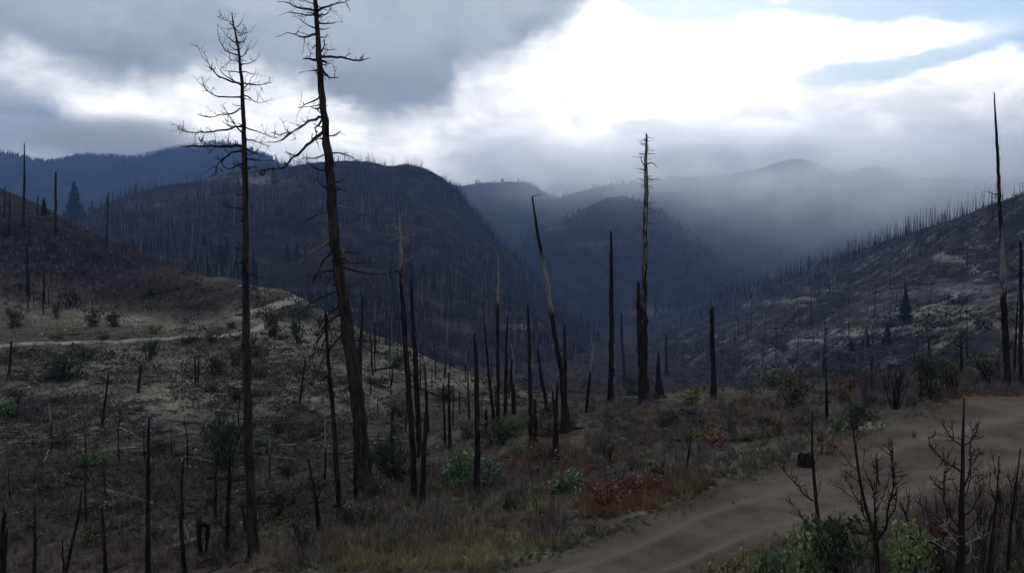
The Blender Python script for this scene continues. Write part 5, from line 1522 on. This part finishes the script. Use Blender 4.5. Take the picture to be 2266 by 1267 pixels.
# ------------------------------------------------------------------ stumps, logs, stones
def log(label, a, b, w, mat='char', bare=-.2, lift=.0, name='fallen_log', cat='log'):
    rng = np.random.default_rng(int(a[0] * 3 + a[1]))
    A, B_ = hit(*a), hit(*b)
    A, B_ = np.array(A[0]), np.array(B_[0])
    r = w * (A[1] + B_[1]) / 2 / F / 2
    t = np.linspace(0, 1, 9)[:, None]
    L = A * (1 - t) + B_ * t
    L[:, 2] += r * .75 + lift * t[:, 0]
    L[:, :2] += rng.normal(0, r * .25, (9, 2))
    g = Geo(); g.tube(L, r * np.linspace(1.1, .6, 9), 8, .08, bare, True, rng)
    for _ in range(3):
        i = rng.integers(2, 8); dr = rng.normal(0, 1, 3); dr[2] = abs(dr[2]); dr /= np.linalg.norm(dr)
        g.tube(np.array([L[i], L[i] + dr * r * 3, L[i] + dr * r * 5.5]), [r * .3, r * .2, r * .1], 4, 0, bare, False, rng)
    m_ = g.mesh(name, M[mat]); localise(m_, A)
    return tag(link(name, m_, None, A), label, cat)


log('charred log lying downhill in the middle of the scrubby slope', (183, 1030), (242, 1068), 7)
log('thin charred log above the foot of the bare pole', (446, 948), (500, 1000), 5)
log('second charred log pointing at the first tall conifer', (470, 998), (505, 1012), 4)
log('bleached crooked branch lying on the scrubby slope', (98, 1022), (108, 1004), 2.5, 'pale_twig', .6, .3)
log('pale thin log among stones on the scrubby slope', (262, 946), (300, 962), 3, 'pale_twig', .7)
log('charred log lying along the top of the track bank', (150, 742), (240, 738), 4)
log('bleached log lying by the foot of the long leaning trunk', (1262, 950), (1290, 948), 6, 'char', -.2)
log('pale fallen branch on the verge in front of the first tall conifer', (600, 1238), (636, 1230), 4, 'pale_twig', .6)
log('dark fallen log at the bottom of the gully beyond the verge', (640, 1085), (700, 1070), 7)
log('bleached stick on the grassy spur beside the pole behind the leaning conifer', (772, 690), (790, 688), 4, 'pale_twig', .8)
log('pale fallen branch beside the near road edge', (1384, 1186), (1412, 1194), 4, 'pale_twig', .6)
log('short pale stick on the far road edge near the black stump block', (1640, 1030), (1662, 1030), 4, 'pale_twig', .6)


lrng = np.random.default_rng(19)
for px, py in np.vstack([in_frame(10, 60, 620, 860, 1180, lrng), in_frame(9, 860, 1500, 910, 1060, lrng), in_frame(7, 700, 1120, 740, 880, lrng), in_frame(4, 60, 400, 560, 660, lrng)]):
    h_ = hit(px, py)
    if h_[2] != 'ground': continue
    l_ = lrng.uniform(1.6, 4.0) * F / h_[0].y * lrng.choice([-1, 1]); b_ = (px + l_, py + abs(l_) * lrng.uniform(-.15, .35))
    if hit(*b_) is None or abs(hit(*b_)[0].y - h_[0].y) > 6: continue
    TODO.append((log('log', (px, py), b_, lrng.uniform(.16, .3) * F / h_[0].y, 'char', lrng.choice([-.3, -.2, .3, .6])), px, py, 'fallen log'))


def stump(label, px, py, w, h):
    rng = np.random.default_rng(px)
    p = np.array(hit(px, py)[0]); d = p[1]
    r = w * d / F / 2; hh = h * d / F
    n = 12; ang = np.linspace(0, 6.283, n, endpoint=False)
    rows = []
    for z, q in ((-.15, 1.35), (0, 1.25), (.15, 1.05), (.5, .95), (.85, .93), (1.0, .9)):
        jag = rng.uniform(-.12, .12, n) * (z == 1.0)
        rr = r * q * (1 + rng.normal(0, .06, n))
        rows.append(np.stack([np.cos(ang) * rr, np.sin(ang) * rr * .9, hh * (z + jag)], 1))
    rows.append(np.stack([np.cos(ang) * r * .55, np.sin(ang) * r * .5, np.full(n, hh * .86)], 1))
    V = np.vstack(rows + [[[0, 0, hh * .82]]])
    T = []
    for i in range(len(rows) - 1):
        for s in range(n):
            a, b = i * n + s, i * n + (s + 1) % n
            T += [(a, b, b + n), (a, b + n, a + n)]
    k = (len(rows) - 1) * n
    T += [(k + s, k + (s + 1) % n, len(V) - 1) for s in range(n)]
    return tag(link('burnt_stump', mesh_from('burnt_stump', V, T, M['char'], False, {'bare': np.full(len(V), -.3)}), None, p), label, 'stump')


stump('square black stump block at the roadside behind the slender sapling', 1780, 1038, 34, 34)
stump('low flat black stump at the verge beside the pale stalks', 1456, 1056, 34, 18)
stump('low black stump in weeds on the verge, nearer the tall conifers', 1135, 1125, 40, 20)
stump('small upright black stump in the rust grass', 1191, 1062, 7, 26)

M['stone'] = mat_road('pale stone', (0.20, 0.19, 0.18), (0.34, 0.33, 0.32), (0.14, 0.13, 0.13))


def boulder(label, px, py, w, group=None, name='boulder', cat='boulder', mat='stone'):
    rng = np.random.default_rng(int(px * 7 + py))
    p = np.array(hit(px, py)[0]); r = w * p[1] / F / 2
    nu, nv = 10, 6
    V = [(0, 0, -.5)]
    for j in range(1, nv):
        a = -math.pi / 2 + math.pi * j / nv
        for i in range(nu):
            b = 2 * math.pi * i / nu
            q = rng.uniform(.78, 1.12)
            V.append((math.cos(a) * math.cos(b) * q, math.cos(a) * math.sin(b) * q * .8, math.sin(a) * .62 * q))
    V.append((0, 0, .6))
    T = [(0, 1 + (i + 1) % nu, 1 + i) for i in range(nu)]
    for j in range(nv - 2):
        for i in range(nu):
            a, b = 1 + j * nu + i, 1 + j * nu + (i + 1) % nu
            T += [(a, b, b + nu), (a, b + nu, a + nu)]
    k = 1 + (nv - 2) * nu
    T += [(k + i, k + (i + 1) % nu, len(V) - 1) for i in range(nu)]
    o = link(name, mesh_from(name, np.array(V) * r, T, M[mat], False), None, p + np.array([0, 0, r * .2]))
    o.rotation_euler = (0, 0, rng.uniform(0, 6))
    return tag(o, label, cat, group)


boulder('white boulder at the end of the straw grass bank below the knoll', 304, 712, 17)
boulder('pale boulder uphill of the track bend beside the first tall conifer', 531, 634, 11)
boulder('pale rock beyond the valley beside the pale track', 1856, 742, 10)
boulder('squarish pale wood coloured rock at the far edge of the road', 1707, 1094, 14)
for px, py, w in ((1321, 1239, 7), (1336, 1247, 4), (1424, 1199, 6), (1531, 1243, 4), (1463, 1214, 4), (1650, 1222, 4), (1713, 1130, 5), (1600, 1150, 4), (1560, 1120, 6), (1354, 1165, 6), (1540, 1130, 8), (1575, 1124, 7), (1330, 1218, 8), (1390, 1196, 5), (1480, 1160, 4), (1250, 1235, 6), (2190, 968, 10), (2210, 960, 7), (2205, 915, 6), (1970, 1000, 6), (1935, 1000, 8), (2100, 985, 6)):
    TODO.append((boulder('stone', px, py, w, 'loose stones on the road', 'stone', 'stone'), px, py, 'small loose stone'))
prng = np.random.default_rng(8)
for px, py in np.vstack([in_frame(22, 200, 560, 880, 1040, prng), in_frame(14, 760, 1120, 780, 880, prng), in_frame(10, 0, 300, 700, 900, prng)]):
    if hit(px, py)[2] == 'ground':
        TODO.append((boulder('stone', px, py, prng.uniform(6, 11), 'pale stones on the hillside', 'stone', 'stone'), px, py, 'pale stone'))

# small trees and poles beyond the brush field
for lab, pts_, kw in (
    ('thin dark dead tree rising from the brush field, first past the lone flat topped pole', [(1826, 790, 3), (1828, 850, 5), (1830, 935, 8)], dict(bare=(-.2, -.3), stubs=10, stub_len=.3)),
    ('short dead trunk in the brush between the thin dark tree and the dark clump', [(1929, 795, 4), (1929, 830, 6), (1930, 872, 8)], dict(bare=(-.2, -.3))),
    ('small dead trunk on the valley side below the tall dark conifer', [(2056, 745, 4), (2056, 780, 5), (2056, 808, 6)], dict(bare=(-.2, -.3))),
    ('small bare tree with a flat spreading top, beyond the dark clump', [(2126, 752, 3), (2127, 780, 5), (2128, 830, 7)], dict(bare=(0, -.2), twig=(4, .5), branches=[(((2126, 768), (2112, 758), (2095, 752)), 3), (((2126, 764), (2140, 752), (2158, 748)), 3), (((2127, 774), (2108, 772), (2092, 768)), 2.5), (((2127, 772), (2145, 768), (2162, 766)), 2.5)])),
    ('slim dead stem by the road edge in the brush field', [(1530, 950, 2), (1526, 990, 4), (1519, 1036, 5)], dict(bare=(-.2, -.3), branches=[(((1526, 990), (1520, 975), (1518, 960)), 2)])),
):
    snag(lab, pts_, group='small dead trees beyond the brush field', **kw)


# ------------------------------------------------------------------ labels of the scattered things: told apart by what they stand near
MARKS = [(560, 1238, 'slender conifer foot'), (545, 800, 'middle of the slender conifer'), (543, 560, 'top half of the slender conifer'), (812, 1098, 'foot of the leaning conifer'), (775, 780, 'middle of the leaning conifer'), (745, 570, 'top half of the leaning conifer'),
         (916, 1112, 'twiggy bleached trunk'), (893, 700, 'twiggy bleached tip'), (1055, 1090, 'straight black pole by the willow'), (1102, 780, 'white topped pole'), (1177, 998, 'pointed pole'), (1170, 740, 'pointed pole tip'), (1253, 955, 'long leaning trunk'), (1220, 690, 'middle of the long leaning trunk'),
         (1227, 1030, 'forked stump trunk'), (1352, 886, 'square topped pole'), (1353, 620, 'top of the square topped pole'), (1422, 894, 'thick black pole'), (1427, 640, 'tall grey twiggy trunk'), (1460, 880, 'stout pointed stump'), (1578, 860, 'foot of the lone pole'), (1576, 700, 'lone flat topped pole'), (2228, 840, 'needle tipped trunk'), (2216, 560, 'needle tipped trunk'),
         (1780, 1036, 'black stump block'), (1456, 1056, 'flat black stump'), (1830, 935, 'thin dark tree in the brush'), (2003, 712, 'tall dark conifer'), (1963, 766, 'pointed conifers'), (2126, 800, 'flat topped bare tree'), (2030, 880, 'dark clump of bushes'), (1520, 895, 'rounded yellow bush'), (1350, 1130, 'rust red roadside bush'),
         (20, 832, 'short black pole below the track'), (225, 948, 'leaning thin pole'), (308, 866, 'stubby dark pole'), (436, 852, 'twin poles'), (329, 1200, 'bare pole on the slope'), (412, 1240, 'bent burnt pole'), (450, 1200, 'twin black stump'), (503, 1200, 'charred pole beside the first conifer'), (150, 1240, 'slanting burnt sapling'), (20, 1220, 'dark jagged pole'), (77, 1240, 'slim burnt stem'),
         (240, 1068, 'charred log on the slope'), (665, 890, 'slanting thin pole'), (740, 1000, 'young conifer with drooping branches'), (304, 708, 'white boulder'), (205, 722, 'dark bush ending the straw bank'), (60, 650, 'dead trees below the knoll'), (52, 500, 'needle thin tree on the knoll'), (122, 522, 'straight dead tree on the knoll'), (237, 548, 'thin tree ending the knoll ridge'),
         (605, 745, 'round shrub by the turnout'), (470, 744, 'bend of the track'), (100, 759, 'pale end of the track'), (640, 664, 'upper track'), (1707, 1094, 'squarish pale rock'), (2190, 968, 'far end of the road'), (1330, 1240, 'near end of the road'), (1540, 1200, 'middle of the road')]
DIRS = ['right of', 'above and right of', 'above', 'above and left of', 'left of', 'below and left of', 'below', 'below and right of']
ORD = ['', 'second ', 'third ', 'fourth ', 'fifth ', 'sixth ', 'seventh ', 'eighth ', 'ninth ', 'tenth ', 'eleventh ', 'twelfth ', 'thirteenth ', 'fourteenth ']
seen = {}
for o, px, py, what in TODO:
    k = min(range(len(MARKS)), key=lambda i: (MARKS[i][0] - px) ** 2 + (1.3 * (MARKS[i][1] - py)) ** 2)
    dx, dy = px - MARKS[k][0], MARKS[k][1] - py
    sec = int(round(math.atan2(dy, dx) / (math.pi / 4))) % 8
    seen.setdefault((what, k, sec), []).append((math.hypot(dx, dy), o))
for (what, k, sec), lst in seen.items():
    for n_, (dd, o) in enumerate(sorted(lst, key=lambda q: q[0])):
        tx = '%s%s %s the %s' % (ORD[min(n_, 13)], what, DIRS[sec], MARKS[k][2])
        if len(tx.split()) > 16: tx = tx.replace('above and ', 'up and ').replace('below and ', 'down and ').replace('the middle of the', 'the').replace('the top half of the', 'upper').replace('the foot of the', 'the')
        tag(o, tx)
        if len(tx.split()) > 16: print('LONG', tx)

for o in COL.objects:
    if o.get('label') and len(o['label'].split()) > 16: print('LONG', o.name, o['label'])

# ------------------------------------------------------------------ air
def volume_mat(name, color, density, aniso=0.0, shape=None):
    m = bpy.data.materials.new(name); m.use_nodes = True
    m.node_tree.nodes.clear()
    N = NT(m.node_tree)
    out = N.n('ShaderNodeOutputMaterial')
    v = N.n('ShaderNodeVolumePrincipled')
    v.inputs['Color'].default_value = (*color, 1)
    v.inputs['Anisotropy'].default_value = aniso
    if shape is None: v.inputs['Density'].default_value = density
    else: N.put(v.inputs['Density'], shape(N, density))
    N.t.links.new(v.outputs[0], out.inputs['Volume'])
    return m


def box(name, lo, hi, mat):
    x = [(a, b, c) for a in (lo[0], hi[0]) for b in (lo[1], hi[1]) for c in (lo[2], hi[2])]
    f = [(0, 1, 3, 2), (4, 6, 7, 5), (0, 4, 5, 1), (2, 3, 7, 6), (0, 2, 6, 4), (1, 5, 7, 3)]
    return link(name, mesh_from(name, x, f, mat, False))


allz = [GZ.min()]
zlo = min(min((HILLS[k][1][..., 2].min()) for k in HILLS), allz[0])
zhi = max(HILLS[k][1][..., 2].max() for k in HILLS)
ext = 4750.0
haze = tag(box('haze', (-ext, -ext, zlo - 1.0), (ext, ext, zhi + 30), volume_mat('haze', (0.175, 0.29, 0.565), 0.00027)), kind='stuff')


def mist_shape(N, k):
    p = N.n('ShaderNodeTexCoord').outputs['Object']
    sep = N.n('ShaderNodeSeparateXYZ'); N.put(sep.inputs[0], p)
    x, y, z = sep.outputs
    n = N.noise(N.mapping(p, (1, 0.7, 1.9)), 0.0034, 6, 0.62, 0.6)
    n0 = N.m('SUBTRACT', n, 0.5)
    ax = N.m('DIVIDE', x, y)                               # the bank hangs lower on the right of the valley
    base = N.m('ADD', N.ss(ax, 0.02, 0.55, 40.0, -130.0), N.m('MULTIPLY', n0, 240.0))
    lo = N.m('POWER', N.ss(N.m('SUBTRACT', z, base), -60.0, 300.0), 1.3)
    n2 = N.noise(N.mapping(p, (1, 0.6, 1.5), (300, 0, 90)), 0.0014, 3, 0.55)
    top = N.m('ADD', N.m('DIVIDE', z, y), N.m('ADD', N.m('MULTIPLY', n0, 0.06), N.m('MULTIPLY', N.m('SUBTRACT', n2, 0.5), 0.22)))
    hi = N.ss(top, 0.17, 0.10)
    side = N.ss(N.m('ADD', ax, N.m('MULTIPLY', n0, .12)), -0.12, 0.06)
    dep = N.m('MULTIPLY', N.ss(y, 700.0, 1500.0), N.ss(y, 3000.0, 2700.0))
    d = N.m('MULTIPLY', N.m('MULTIPLY', lo, hi), N.m('MULTIPLY', side, dep))
    behind = N.ss(y, 2150.0, 2450.0, 0.6, 3.6)            # thicker beyond the last ridge
    return N.m('MULTIPLY', N.m('MULTIPLY', N.m('MULTIPLY', d, behind), N.m('MULTIPLY', N.ss(n, 0.36, 0.62, 0.12, 1.25), N.ss(N.noise(N.mapping(p, (1, .7, 1.6)), 0.0085, 4, .6, .8), .34, .64, .45, 1.3))), k)


mist = tag(box('mist', (-260, 740, -60), (2600, 3020, 470), volume_mat('mist', (0.98, 0.992, 0.998), 0.0036, 0.72, mist_shape)), kind='stuff')


def cap_shape(N, k):
    p = N.n('ShaderNodeTexCoord').outputs['Object']
    sep = N.n('ShaderNodeSeparateXYZ'); N.put(sep.inputs[0], p)
    n = N.noise(p, 0.006, 4, 0.6)
    x, y, z = sep.outputs
    e = None
    for v, c, s in ((x, -1560, 520), (y, 2960, 320), (z, 465, 85)):
        q = N.m('POWER', N.m('DIVIDE', N.m('SUBTRACT', v, float(c)), float(s)), 2.0)
        e = q if e is None else N.m('ADD', e, q)
    return N.m('MULTIPLY', N.ss(N.m('ADD', e, N.m('MULTIPLY', N.m('SUBTRACT', n, 0.5), 0.9)), 1.0, 0.25), k)


mist2 = tag(box('mist', (-2150, 2600, 360), (-980, 3320, 560), volume_mat('mist cap', (0.97, 0.98, 0.99), 0.0035, 0.7, cap_shape)), kind='stuff')
zhi = max(zhi, 570)
for v in haze.data.vertices:
    if v.co.z > 0: v.co.z = zhi + 30
